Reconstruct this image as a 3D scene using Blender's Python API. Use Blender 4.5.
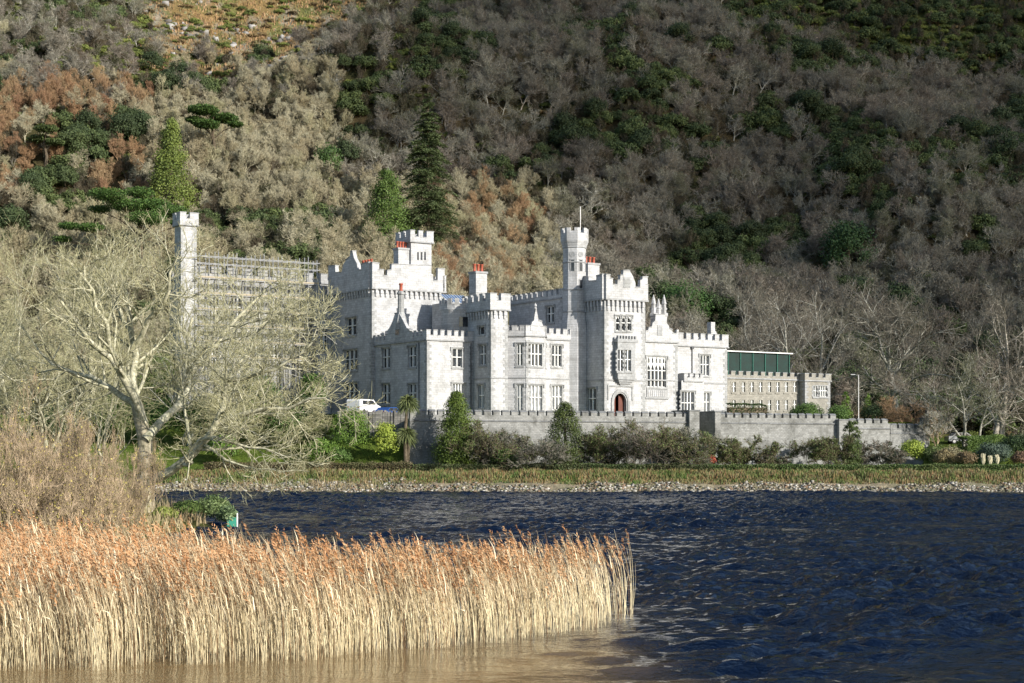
import bpy, math, random
import numpy as np
from math import radians, sin, cos, pi
for o in list(bpy.data.objects): bpy.data.objects.remove(o)
S = bpy.context.scene
COL = S.collection
# ------------------------------------------------------------------ camera
F = 1706.667; HOR = 452.0; CAMZ = 4.3
cam = bpy.data.objects.new('camera', bpy.data.cameras.new('camera')); COL.objects.link(cam)
cam.location = (0, 0, CAMZ); cam.rotation_euler = (radians(90), 0, 0)
cam.data.lens = 60; cam.data.sensor_width = 36; cam.data.sensor_fit = 'HORIZONTAL'
cam.data.shift_y = (HOR-341.5)/1024
cam.data.clip_start = .5; cam.data.clip_end = 6000
S.camera = cam
# ------------------------------------------------------------------ sky, sun, exposure
SUN_AZ = 52; SUN_EL = 21          # azimuth to the right of 'behind the camera'
Sdir = np.array([sin(radians(SUN_AZ))*cos(radians(SUN_EL)), -cos(radians(SUN_AZ))*cos(radians(SUN_EL)), sin(radians(SUN_EL))])
W = bpy.data.worlds.new('World'); S.world = W; W.use_nodes = True
wn = W.node_tree; bg = wn.nodes['Background']
sky = wn.nodes.new('ShaderNodeTexSky'); sky.sky_type = 'NISHITA'; sky.sun_disc = False
sky.sun_elevation = radians(SUN_EL); sky.sun_rotation = radians(180-SUN_AZ)
sky.air_density = 1.0; sky.dust_density = .6; sky.ozone_density = 1.5
wn.links.new(sky.outputs[0], bg.inputs[0]); bg.inputs[1].default_value = .112
sl = bpy.data.lights.new('sun', 'SUN'); sl.energy = 4.8; sl.angle = radians(.5); sl.color = (1, .95, .86)
so = bpy.data.objects.new('sun', sl); COL.objects.link(so); so.location = (150, -150, 120)
from mathutils import Vector
so.rotation_euler = Vector(Sdir).to_track_quat('Z', 'Y').to_euler()
S.view_settings.view_transform = 'Standard'; S.view_settings.look = 'None'
S.view_settings.exposure = .62; S.view_settings.gamma = 1; S.view_settings.use_curve_mapping = False
S.render.engine = 'CYCLES'

# ------------------------------------------------------------------ helpers
def wx(px, Y): return (px-512)*Y/F
def wz(py, Y): return CAMZ-(py-HOR)*Y/F

def mesh_np(name, V, Q, mats, midx=None, colr=None, smooth=False):
    V = np.asarray(V, np.float32).reshape(-1, 3); Q = np.asarray(Q, np.int32)
    k = Q.shape[1]
    me = bpy.data.meshes.new(name)
    me.vertices.add(len(V)); me.vertices.foreach_set('co', V.ravel())
    me.loops.add(Q.size); me.loops.foreach_set('vertex_index', Q.ravel())
    me.polygons.add(len(Q)); me.polygons.foreach_set('loop_start', np.arange(0, Q.size, k, dtype=np.int32))
    if midx is not None: me.polygons.foreach_set('material_index', np.asarray(midx, np.int32))
    if smooth: me.polygons.foreach_set('use_smooth', np.ones(len(Q), bool))
    if colr is not None:
        a = me.color_attributes.new('Col', 'FLOAT_COLOR', 'POINT')
        c = np.ones((len(V), 4), np.float32); c[:, :3] = colr
        a.data.foreach_set('color', c.ravel())
    me.update(calc_edges=True)
    for m in (mats if isinstance(mats, (list, tuple)) else [mats]): me.materials.append(m)
    return me

def link(name, data, parent=None, label=None, cat=None, group=None, kind=None, loc=None, rz=None):
    o = bpy.data.objects.new(name, data); COL.objects.link(o)
    if parent: o.parent = parent
    if label: o['label'] = label
    if cat: o['category'] = cat
    if group: o['group'] = group
    if kind: o['kind'] = kind
    if loc is not None: o.location = loc
    if rz is not None: o.rotation_euler = (0, 0, rz)
    return o

class MB:
    """collects boxes and prisms into one mesh"""
    def __init__(s): s.v = []; s.f = []; s.m = []
    def add(s, vs, fs, m=0):
        n = len(s.v); s.v += [tuple(map(float, p)) for p in vs]
        s.f += [tuple(i+n for i in f) for f in fs]; s.m += [m]*len(fs)
    def box(s, x0, x1, y0, y1, z0, z1, m=0, fr=None):
        c = [(x, y, z) for z in (z0, z1) for x, y in ((x0, y0), (x1, y0), (x1, y1), (x0, y1))]
        if fr: c = [fr(*p) for p in c]
        s.add(c, [(3, 2, 1, 0), (4, 5, 6, 7), (0, 1, 5, 4), (1, 2, 6, 5), (2, 3, 7, 6), (3, 0, 4, 7)], m)
    def prism(s, poly, n0, n1, fr, m=0):      # poly in (a,z), extruded along the normal
        k = len(poly)
        c = [fr(a, n0, z) for a, z in poly]+[fr(a, n1, z) for a, z in poly]
        s.add(c, [tuple(range(k))[::-1], tuple(range(k, 2*k))]+[(i, (i+1) % k, k+(i+1) % k, k+i) for i in range(k)], m)
    def lathe(s, cx, cy, prof, n=12, m=0, ph=0):
        vs = []; fs = []
        for r, z in prof:
            vs += [(cx+r*cos(2*pi*(i+ph)/n), cy+r*sin(2*pi*(i+ph)/n), z) for i in range(n)]
        for j in range(len(prof)-1):
            fs += [(j*n+i, j*n+(i+1) % n, (j+1)*n+(i+1) % n, (j+1)*n+i) for i in range(n)]
        fs += [tuple(range(n))[::-1], tuple(range((len(prof)-1)*n, len(prof)*n))]
        s.add(vs, fs, m)
    def tube(s, pts, r, n=6, m=0):
        pts = [Vector(p) for p in pts]; vs = []; fs = []
        for j, p in enumerate(pts):
            t = (pts[min(j+1, len(pts)-1)]-pts[max(j-1, 0)]).normalized()
            a = t.orthogonal().normalized(); b = t.cross(a)
            if j and len(vs):
                a = (pa-t*pa.dot(t)).normalized(); b = t.cross(a)
            pa = a
            rr = r[j] if isinstance(r, (list, tuple)) else r
            vs += [tuple(p+(a*cos(2*pi*i/n)+b*sin(2*pi*i/n))*rr) for i in range(n)]
        for j in range(len(pts)-1):
            fs += [(j*n+i, j*n+(i+1) % n, (j+1)*n+(i+1) % n, (j+1)*n+i) for i in range(n)]
        fs += [tuple(range(n))[::-1], tuple(range((len(pts)-1)*n, len(pts)*n))]
        s.add(vs, fs, m)
    def mesh(s, name, mats, smooth=False):
        me = bpy.data.meshes.new(name); me.from_pydata(s.v, [], s.f)
        for m in (mats if isinstance(mats, (list, tuple)) else [mats]): me.materials.append(m)
        me.polygons.foreach_set('material_index', np.array(s.m, np.int32))
        if smooth: me.polygons.foreach_set('use_smooth', np.ones(len(s.f), bool))
        me.update(); return me
    def build(s, name, mats, parent=None, smooth=False, **kw):
        return link(name, s.mesh(name, mats, smooth), parent, **kw)

# ------------------------------------------------------------------ materials
def newmat(name, rough=.8, spec=.3):
    m = bpy.data.materials.new(name); m.use_nodes = True
    b = m.node_tree.nodes['Principled BSDF']; b.inputs['Roughness'].default_value = rough
    b.inputs['Specular IOR Level'].default_value = spec
    return m, m.node_tree, b
def N(t, typ, **kw):
    n = t.nodes.new(typ)
    for k, v in kw.items(): setattr(n, k, v)
    return n
def ramp(t, src, stops):
    r = N(t, 'ShaderNodeValToRGB'); t.links.new(src, r.inputs[0])
    e = r.color_ramp.elements
    while len(e) < len(stops): e.new(.5)
    for i, (p, c) in enumerate(stops):
        e[i].position = p; e[i].color = (*c, 1) if len(c) == 3 else c
    return r.outputs[0]
def noise(t, vec, scale, detail=4, rough=.6, dist=0):
    n = N(t, 'ShaderNodeTexNoise'); n.inputs['Scale'].default_value = scale
    n.inputs['Detail'].default_value = detail; n.inputs['Roughness'].default_value = rough
    n.inputs['Distortion'].default_value = dist
    t.links.new(vec, n.inputs['Vector']); return n.outputs['Fac']
def mix(t, a, b, f, mode='MIX'):
    m = N(t, 'ShaderNodeMix', data_type='RGBA', blend_type=mode)
    for s, v in ((m.inputs[6], a), (m.inputs[7], b), (m.inputs[0], f)):
        if hasattr(v, 'is_output'): t.links.new(v, s)
        elif isinstance(v, (int, float)): s.default_value = v
        else: s.default_value = (*v, 1)
    return m.outputs[2]
def bump(t, b, h, strength, dist):
    n = N(t, 'ShaderNodeBump'); n.inputs['Strength'].default_value = strength; n.inputs['Distance'].default_value = dist
    t.links.new(h, n.inputs['Height']); t.links.new(n.outputs[0], b.inputs['Normal'])

def stone(name, base, joint, var=.12, bw=.62, bh=.3, stain=(.16, .155, .14), stainamt=.35):
    """squared rubble: brick pattern that wraps round corners plus weather stains"""
    m, t, b = newmat(name, .85, .2)
    tc = N(t, 'ShaderNodeTexCoord'); sp = N(t, 'ShaderNodeSeparateXYZ'); t.links.new(tc.outputs['Object'], sp.inputs[0])
    ad = N(t, 'ShaderNodeMath', operation='ADD'); t.links.new(sp.outputs[0], ad.inputs[0]); t.links.new(sp.outputs[1], ad.inputs[1])
    cb = N(t, 'ShaderNodeCombineXYZ'); t.links.new(ad.outputs[0], cb.inputs[0]); t.links.new(sp.outputs[2], cb.inputs[1])
    br = N(t, 'ShaderNodeTexBrick'); t.links.new(cb.outputs[0], br.inputs['Vector'])
    br.inputs['Scale'].default_value = 1; br.inputs['Brick Width'].default_value = bw; br.inputs['Row Height'].default_value = bh
    br.inputs['Mortar Size'].default_value = .018; br.inputs['Mortar Smooth'].default_value = .4
    br.inputs['Color1'].default_value = (*[c*(1-var) for c in base], 1); br.inputs['Color2'].default_value = (*[min(1, c*(1+var)) for c in base], 1)
    br.inputs['Mortar'].default_value = (*joint, 1)
    st = ramp(t, noise(t, tc.outputs['Object'], .55, 7, .68, .5), [(.46, (0, 0, 0)), (.72, (stainamt,)*3)])
    mp = N(t, 'ShaderNodeMapping'); mp.inputs['Scale'].default_value = (2.2, 2.2, .22); t.links.new(tc.outputs['Object'], mp.inputs[0])
    st2 = ramp(t, noise(t, mp.outputs[0], 1.1, 5, .6), [(.55, (0, 0, 0)), (.8, (stainamt*.7,)*3)])
    c = mix(t, br.outputs[0], stain, st); c = mix(t, c, stain, st2)
    fine = ramp(t, noise(t, tc.outputs['Object'], 6, 4), [(.3, (.82,)*3), (.7, (1.1,)*3)])
    c = mix(t, c, fine, 1.0, 'MULTIPLY')
    t.links.new(c, b.inputs['Base Color'])
    bump(t, b, noise(t, tc.outputs['Object'], 4, 5), .5, .06)
    return m
M_wall = stone('granite', (.465, .465, .47), (.30, .30, .31), .13, stainamt=.5)
M_trim = stone('limestone_trim', (.33, .335, .34), (.24, .24, .24), .12, .5, .4, stainamt=.3)
M_quoin = stone('quoin_stone', (.33, .335, .335), (.22, .22, .22), .2, .6, .5)
M_terr = stone('terrace_stone', (.27, .27, .26), (.18, .18, .17), .16, .42, .2, (.07, .07, .06), .85)
M_cope = stone('terrace_coping', (.20, .205, .21), (.12, .12, .12), .25, .9, .4, (.06, .06, .055), .8)
M_brown = stone('brown_stone', (.29, .275, .24), (.19, .18, .16), .16, .5, .25)
M_wall2 = stone('weathered_granite', (.33, .33, .33), (.25, .25, .25), .1, stainamt=.5)
M_rubble = stone('rubble_stone', (.2, .19, .17), (.1, .1, .09), .35, .45, .25)

def plain(name, c, rough=.6, spec=.3, metal=0, var=.15, scale=3):
    m, t, b = newmat(name, rough, spec); b.inputs['Metallic'].default_value = metal
    tc = N(t, 'ShaderNodeTexCoord')
    f = ramp(t, noise(t, tc.outputs['Object'], scale, 5), [(.3, tuple(x*(1-var) for x in c)), (.7, tuple(min(1, x*(1+var)) for x in c))])
    t.links.new(f, b.inputs['Base Color']); return m
M_white = plain('white_painted_wood', (.72, .72, .70), .5)
M_pot = plain('terracotta_pot', (.34, .085, .05), .7)
M_slate = plain('slate', (.09, .11, .14), .5, .5)
M_door = plain('red_door', (.11, .032, .02), .5)
M_dark = plain('dark_interior', (.015, .015, .015), .9)
M_metal = plain('galvanised_steel', (.42, .42, .42), .45, .5, .6)
M_plank = plain('scaffold_plank', (.36, .31, .23), .8)
M_bluegl = plain('blue_glass_roof', (.07, .14, .28), .2, .5)
M_green = plain('green_netting', (.0, .018, .014), .6, .3, 0, .4, 1.2)
M_greenp = plain('green_painted_steel', (.01, .09, .065), .5)
M_vanw = plain('white_car_paint', (.75, .75, .75), .25, .5, 0, .03)
M_carb = plain('blue_car_paint', (.02, .07, .25), .25, .5, 0, .05)
M_cars = plain('silver_car_paint', (.35, .36, .38), .3, .5, .4, .05)
M_tyre = plain('tyre_rubber', (.02, .02, .02), .8)
M_teal = plain('teal_painted_board', (.02, .20, .14), .6)
M_lead = plain('downpipe_iron', (.07, .075, .08), .6)
def glassm(name, c, rough=.08):
    m, t, b = newmat(name, rough, .6)
    tc = N(t, 'ShaderNodeTexCoord')
    f = ramp(t, noise(t, tc.outputs['Object'], 1.6, 3), [(.4, c), (.65, tuple(x*2.2+.01 for x in c))])
    t.links.new(f, b.inputs['Base Color'])
    bump(t, b, noise(t, tc.outputs['Object'], 2.5, 2), .25, .02); return m
M_glass = glassm('window_glass', (.02, .022, .026))
M_glass2 = glassm('curtained_window_glass', (.18, .185, .19), .2)
# ------------------------------------------------------------------ building frame
TH = radians(33); ux, uy = cos(TH), sin(TH); vx, vy = -sin(TH), cos(TH)
O = np.array([wx(427, 205), 205.0])
ZB = 7.6
def sA(px, d):
    k = (px-512)/F; X = O[0]+d*vx; Y = O[1]+d*vy
    return (k*Y-X)/(ux-k*uy)
def dA(px, s):
    k = (px-512)/F; X = O[0]+s*ux; Y = O[1]+s*uy
    return (k*Y-X)/(vx-k*vy)
def Yof(s, d): return O[1]+s*uy+d*vy
def zA(py, s, d): return wz(py, Yof(s, d))

# terrace wall line
TT = radians(22); tx, ty = cos(TT), sin(TT)
TO = np.array([wx(410, 196), 196.0])
def tA(px, off=0):
    k = (px-512)/F; X = TO[0]-off*ty; Y = TO[1]+off*tx
    return (k*Y-X)/(tx-k*ty)
T_g0, T_g1, T_end = tA(697), tA(717), tA(927)

# ------------------------------------------------------------------ ground
rs = np.random.RandomState(5)
_ph = rs.rand(40, 2)*6.28; _dr = rs.rand(40)*6.28
def fbm(X, Y, sc, octv=4, k0=0):
    r = 0; a = 1.; f = 1/sc; tot = 0
    for o in range(octv):
        for j in range(3):
            i = (k0+o*3+j) % 40
            cx, sx = math.cos(_dr[i]), math.sin(_dr[i])
            r = r+a*np.sin((X*cx+Y*sx)*f*6.28+_ph[i, 0]+1.3*np.sin((-X*sx+Y*cx)*f*4.1+_ph[i, 1]))
        tot += a*1.7; a *= .5; f *= 2.03
    return r/tot
def sst(a, b, x):
    t = np.clip((x-a)/(b-a), 0, 1); return t*t*(3-2*t)
def moorf(px, py, X, Y): 
    return sst(95, 55, py+16*fbm(X, Y, 40, 3, 3)+10*fbm(X, Y, 12, 2, 17))*sst(115, 165, px+30*fbm(X, Y, 30, 2, 9))*sst(410, 350, px+.95*py+34*fbm(X, Y, 26, 3, 21))*(Y > 330)
def foot(X): return 252+.12*X
def ground(X, Y):
    X = np.asarray(X, float); Y = np.asarray(Y, float)
    Yn = Y+.5*fbm(X, X*0, 9, 3)
    far = np.interp(Yn, [170, 183.2, 185.3, 187.5, 190.5, 193], [-2.5, -.05, .75, 1.5, 2.2, 2.35])
    # along-terrace coords
    a = (X-TO[0])*tx+(Y-TO[1])*ty; n = -(X-TO[0])*ty+(Y-TO[1])*tx
    lvl = 5.3+3.8*sst(-27, -17, X)
    left = 2.35+(lvl-2.35)*sst(193.5, 207, Y)+(9.1-lvl)*sst(208.5, 219, Y)
    right = 2.35+3.9*sst(193, 240, Y)
    step = np.where((a > T_g0+.3) & (a < T_g1-.3), 3.9, .35)
    terr = np.where(n > step+1.1, 8.2, 2.35)
    z = np.where(a < .6, left, np.where(a < T_end-.4, terr, right))
    z = np.where(Y < 193, far, z)
    h = Y-foot(X); hs = np.where(h > 0, .60*(np.sqrt(h*h+144)-12), 0)
    rough = np.clip(h/60, 0, 1)
    hill = hs+rough*(8*fbm(X, Y, 150, 2)+1.2*fbm(X, Y, 26, 3, 12))*np.clip(h/90, .2, 1)
    # far right / left flanks settle on a common level at the foot
    z = np.where(Y > 193, z+np.maximum(hill, 0), z)
    # left spit
    edge = np.interp(Y, [15, 35, 50, 60, 85, 100, 108, 125, 150, 183], [-19, -17.5, -17, -16.6, -17.2, -17.2, -20.5, -27, -33, -38])+.5*fbm(Y, Y*0, 7, 3)
    spit = np.interp(edge-X, [-6, 0, 1.5, 5, 12, 60], [-2.5, -.03, .5, 1.2, 1.7, 3.0])
    spit = np.where((Y < 187) & (Y > 8), spit, -3)
    near = np.interp(Y, [-30, 2, 9, 14], [4, 2.5, .2, -2.5])
    z = np.where(Y < 190, np.maximum(z, spit), z)
    z = np.where(Y < 30, np.maximum(np.where(Y < 15, near, -2.5), spit), z)
    return z+.05*fbm(X, Y, 3, 2, 20)
def axis(segs):
    out = []
    for a, b, st in segs: out += list(np.arange(a, b, st))
    return np.array(out)
ys = axis([(-60, 0, 6), (0, 182, 1.6), (182, 216, .5), (216, 262, 1.2), (262, 460, 2.2), (460, 760, 8), (760, 1400, 60)])
xs = axis([(-700, -300, 40), (-300, -160, 8), (-160, -80, 2.4), (-80, -45, 1.2), (-45, 80, .8), (80, 160, 2.4), (160, 300, 8), (300, 701, 40)])
GX, GY = np.meshgrid(xs, ys)
GZ = ground(GX, GY)
nx, ny = len(xs), len(ys)
ii = (np.arange(ny-1)[:, None]*nx+np.arange(nx-1)[None]).ravel()
GQ = np.stack([ii, ii+1, ii+nx+1, ii+nx], 1)
PXg = 512+F*GX/np.maximum(GY, 1); PYg = HOR-F*(GZ-CAMZ)/np.maximum(GY, 1)
c = np.zeros(GX.shape+(3,)); c[:] = (.075, .062, .038)                      # leaf litter
n1 = fbm(GX, GY, 40, 4, 3)
def blend(c, m, col): return c*(1-m[..., None])+np.array(col)*m[..., None]
c = blend(c, sst(.0, .5, n1), (.055, .058, .03))
hz = GY-foot(GX)
# moor grass and bare rock high on the left of the hill
n2 = fbm(GX, GY, 30, 3, 17)
moor = moorf(PXg, PYg, GX, GY)
heath = sst(70, 30, PYg-.1*(PXg-800)+14*n2)*sst(690, 760, PXg)*(GY > 330)
c = blend(c, moor, (.19, .14, .075)); c = blend(c, moor*sst(.05, .5, fbm(GX, GY, 19, 3, 30)), (.11, .12, .05)); c = blend(c, moor*sst(.3, .6, fbm(GX, GY, 11, 3, 6)), (.20, .19, .18)); c = blend(c, heath, (.07, .085, .03))
c = blend(c, sst(-8, 0, -hz)*(GY > 188), (.10, .15, .03))                 # mown grass of the grounds
c = blend(c, (GY < 191.5)*(GY > 186)*1., (.14, .12, .055))
c = blend(c, (GY <= 186)*(GY > 150)*1., (.26, .24, .20))
c = blend(c, (GY <= 182)*1., (.10, .11, .04))
c = blend(c, (GZ < -.1)*1., (.05, .04, .03))
M_ground, t, b = newmat('ground_cover', .95, .1)
at = N(t, 'ShaderNodeAttribute'); at.attribute_name = 'Col'
tc = N(t, 'ShaderNodeTexCoord')
f1 = ramp(t, noise(t, tc.outputs['Object'], 1.6, 6, .7), [(.3, (.55, .5, .45)), (.7, (1.45, 1.4, 1.2))])
cc = mix(t, at.outputs['Color'], f1, 1.0, 'MULTIPLY')
f2 = ramp(t, noise(t, tc.outputs['Object'], .12, 5, .7), [(.35, (.75, .8, .7)), (.65, (1.25, 1.15, 1.1))])
cc = mix(t, cc, f2, 1.0, 'MULTIPLY')
t.links.new(cc, b.inputs['Base Color']); bump(t, b, noise(t, tc.outputs['Object'], 2.2, 6, .7), .9, .35)
link('ground', mesh_np('ground', np.stack([GX, GY, GZ], -1), GQ, M_ground, colr=c.reshape(-1, 3), smooth=True), kind='structure')

# ------------------------------------------------------------------ lake
M_water, t, b = newmat('lake_water', .035, .5)
_sh = N(t, 'ShaderNodeAttribute'); _sh.attribute_name = 'reed_reflection'; t.links.new(mix(t, (.001, .0045, .016), (.20, .13, .055), _sh.outputs['Fac']), b.inputs['Base Color']); b.inputs['IOR'].default_value = 1.333  # golden reflection of the reeds painted into the water's base colour
tc = N(t, 'ShaderNodeTexCoord')
def wav(scale, sx, sy, detail, w, rz=0):
    mp = N(t, 'ShaderNodeMapping'); mp.inputs['Scale'].default_value = (sx, sy, 1); mp.inputs['Rotation'].default_value = (0, 0, rz)
    t.links.new(tc.outputs['Object'], mp.inputs[0])
    n = noise(t, mp.outputs[0], scale, detail, .55, .3)
    q = N(t, 'ShaderNodeMath', operation='MULTIPLY'); t.links.new(n, q.inputs[0]); q.inputs[1].default_value = w; return q.outputs[0]
def add(a, b_):
    q = N(t, 'ShaderNodeMath', operation='ADD'); t.links.new(a, q.inputs[0]); t.links.new(b_, q.inputs[1]); return q.outputs[0]
_h = add(wav(6.0, .7, 1.0, 4, .45, .2), wav(1.7, .5, 1, 4, 1., -.1)); _q = N(t, 'ShaderNodeMath', operation='MULTIPLY'); t.links.new(_h, _q.inputs[0])
_at = N(t, 'ShaderNodeAttribute'); _at.attribute_name = 'ruffle'; t.links.new(_at.outputs['Fac'], _q.inputs[1]); _q = _q.outputs[0]
bump(t, b, _q, 1.0, .24)
wX = np.arange(-66, 66.01, .17); wY = np.arange(24, 188, .15)
PX_, PY_ = np.meshgrid(wX, wY); rwv = np.random.RandomState(9); Hh = np.zeros(PX_.shape); 
warpx = .5*fbm(PX_, PY_, 13, 2, 6); warpy = .5*fbm(PX_, PY_, 11, 2, 15)
for i in range(60):
    lam = .42*(3.4/.42)**(rwv.rand()**1.2); th = radians(72)+rwv.randn()*.62; k = 2*pi/lam
    amp = .0118*lam**.80; ph = (PX_+warpx)*cos(th)*k+(PY_+warpy)*sin(th)*k+rwv.rand()*6.28
    Hh += amp*(np.sin(ph)+.25*np.sin(2*ph+1.2))
gst = np.clip(.85+.45*fbm(PX_, PY_, 45, 3, 11)+.3*fbm(PX_, PY_, 12, 2, 2), .35, 1.5)
calm = np.maximum(np.maximum(sst(-3, 7.5, PX_), sst(40, 60, PY_)), .07)
Hh *= gst*calm*(.75+.25*sst(187, 178, PY_))
wn_, wm_ = PX_.shape; ii = (np.arange(wn_-1)[:, None]*wm_+np.arange(wm_-1)[None]).ravel()
WV = np.stack([PX_, PY_, Hh], -1).reshape(-1, 3); WQ = np.stack([ii, ii+1, ii+wm_+1, ii+wm_], 1); n0_ = len(WV)
ex = [(-1500, -600, 0), (1500, -600, 0), (1500, 24, 0), (-1500, 24, 0), (-1500, 24, 0), (-66, 24, 0), (-66, 189, 0), (-1500, 189, 0), (66, 24, 0), (1500, 24, 0), (1500, 189, 0), (66, 189, 0)]
WV = np.concatenate([WV, ex]); WQ = np.concatenate([WQ, n0_+np.arange(12).reshape(3, 4)])
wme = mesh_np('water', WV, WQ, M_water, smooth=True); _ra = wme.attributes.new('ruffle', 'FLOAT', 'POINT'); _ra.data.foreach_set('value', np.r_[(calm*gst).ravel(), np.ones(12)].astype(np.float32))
_sa = wme.attributes.new('reed_reflection', 'FLOAT', 'POINT'); _sa.data.foreach_set('value', np.r_[(sst(43, 34, PY_+1.2*fbm(PX_, PY_, 6, 3, 9)+.25*np.maximum(PX_+1, 0)**1.3)*sst(4.5, -1, PX_+fbm(PX_, PY_, 5, 2, 4))*.9).ravel(), np.zeros(12)].astype(np.float32))
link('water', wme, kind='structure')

# ------------------------------------------------------------------ the castle
castle = link('castle', None, label='large pale grey granite castle with battlements, octagonal turret and red chimney pots', cat='castle',
              loc=(O[0], O[1], ZB), rz=TH)
class Edge:
    def __init__(s, A, B, zb=ZB):
        s.A = np.array(A, float); s.B = np.array(B, float); s.zb = zb
        d = s.B-s.A; s.L = float(np.hypot(*d)); s.e = d/s.L; s.n = np.array([s.e[1], -s.e[0]])
    def fr(s, a, n, z):
        p = s.A+s.e*a+s.n*n; return (p[0], p[1], z)
    def a(s, px):
        k = (px-512)/F
        Ax = O[0]+s.A[0]*ux+s.A[1]*vx; Ay = O[1]+s.A[0]*uy+s.A[1]*vy
        ex = s.e[0]*ux+s.e[1]*vx; ey = s.e[0]*uy+s.e[1]*vy
        return (k*Ay-Ax)/(ex-k*ey)
    def z(s, py, a=0):
        p = s.A+s.e*a; return wz(py, Yof(p[0], p[1]))-s.zb
    def pt(s, px, py):
        a = s.a(px); return (a, s.z(py, a))
def rect(s0, s1, d0, d1):
    return [Edge((s0, d0), (s1, d0)), Edge((s1, d0), (s1, d1)), Edge((s1, d1), (s0, d1)), Edge((s0, d1), (s0, d0))]
def walls(edges, z0, z1, holes={}, depth=.32, name='wall', mats=None, parent=None, cap=True):
    mb = MB()
    for i, E in enumerate(edges):
        H = holes.get(i, [])
        A = sorted(set([0, E.L]+[x for h in H for x in h[:2]])); Z = sorted(set([z0, z1]+[x for h in H for x in h[2:4]]))
        for p, q in zip(A, A[1:]):
            for r, u in zip(Z, Z[1:]):
                cxm, czm = (p+q)/2, (r+u)/2
                if any(h[0] < cxm < h[1] and h[2] < czm < h[3] for h in H): continue
                mb.add([E.fr(p, 0, r), E.fr(q, 0, r), E.fr(q, 0, u), E.fr(p, 0, u)], [(0, 1, 2, 3)])
        for a0, a1, h0, h1 in H:
            for P, Q in (((a0, h0), (a1, h0)), ((a1, h0), (a1, h1)), ((a1, h1), (a0, h1)), ((a0, h1), (a0, h0))):
                mb.add([E.fr(P[0], 0, P[1]), E.fr(Q[0], 0, Q[1]), E.fr(Q[0], -depth, Q[1]), E.fr(P[0], -depth, P[1])], [(0, 1, 2, 3)])
    if cap:
        n = len(edges); mb.add([E.fr(0, 0, z1) for E in edges], [tuple(range(n))])
    return mb.build(name, mats or M_wall, parent or castle)
def window(E, h, lights=2, transom=True, glass=None, parent=None, depth=.32, frame=None, trim=None, hood=True, arched=False):
    """one window: stone surround, sill, hood mould, mullions, transom (> pane)"""
    a0, a1, z0, z1 = h; mb = MB(); w = .17
    fr = E.fr
    e = .03
    mb.box(a0-w, a0, -.1, .035, z0-.1, z1+.12, 1, fr); mb.box(a1, a1+w, -.1, .035, z0-.1, z1+.12, 1, fr)
    zz = z0
    while zz < z1:                                   # toothed jamb stones
        mb.box(a0-w-.16, a0-w, -.1, .03, zz, zz+.28, 1, fr); mb.box(a1+w, a1+w+.16, -.1, .03, zz, zz+.28, 1, fr); zz += .56
    mb.box(a0, a1, -.1, .035, z1, z1+.12, 1, fr)
    mb.box(a0-w-.04, a1+w+.04, -.12, .11, z0-.26, z0-.1, 1, fr); mb.box(a0, a1, -.1, .03, z0-.1, z0, 1, fr)
    if hood:
        mb.box(a0-w-.14, a1+w+.14, -.05, .14, z1+.12, z1+.24, 1, fr)
        mb.box(a0-w-.14, a0-w-.02, -.05, .13, z1-.25, z1+.12, 1, fr); mb.box(a1+w+.02, a1+w+.14, -.05, .13, z1-.25, z1+.12, 1, fr)
    L = (a1-a0)/lights
    for i in range(1, lights): mb.box(a0+i*L-.055, a0+i*L+.055, -.26, -.06, z0, z1, 0, fr)
    if transom: 
        zt = z0+(z1-z0)*.55
        for i in range(lights): mb.box(a0+i*L+(.055 if i else 0), a0+(i+1)*L-(.055 if i < lights-1 else 0), -.25, -.08, zt-.05, zt+.05, 0, fr)
    for i in range(lights):                          # timber sash of each light
        p, q = a0+i*L+(.055 if i else 0), a0+(i+1)*L-(.055 if i < lights-1 else 0)
        mb.box(p, p+.05, -.27, -.2, z0, z1, 0, fr); mb.box(q-.05, q, -.27, -.2, z0, z1, 0, fr)
        mb.box(p+.05, q-.05, -.27, -.2, z0, z0+.07, 0, fr); mb.box(p+.05, q-.05, -.27, -.2, z1-.06, z1, 0, fr)
        if arched:
            hh = z1 if not transom else z1
            for sgn, x0 in ((1, p), (-1, q)):
                mb.prism([(x0, hh-.55), (x0+sgn*.0+sgn*.001, hh), (x0+sgn*(q-p)/2, hh)], -.24, -.09, fr, 0)
    o = mb.build('window', [frame or M_white, trim or M_quoin], parent or castle)
    g = MB(); g.add([fr(a0, -depth+.02, z0), fr(a1, -depth+.02, z0), fr(a1, -depth+.02, z1), fr(a0, -depth+.02, z1)], [(0, 1, 2, 3)])
    g.build('pane', glass or M_glass, o)
    return o
def hole(E, px0, px1, py0, py1):
    a0, a1 = E.a(px0), E.a(px1); am = (a0+a1)/2
    return (a0, a1, E.z(py1, am), E.z(py0, am))
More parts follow.
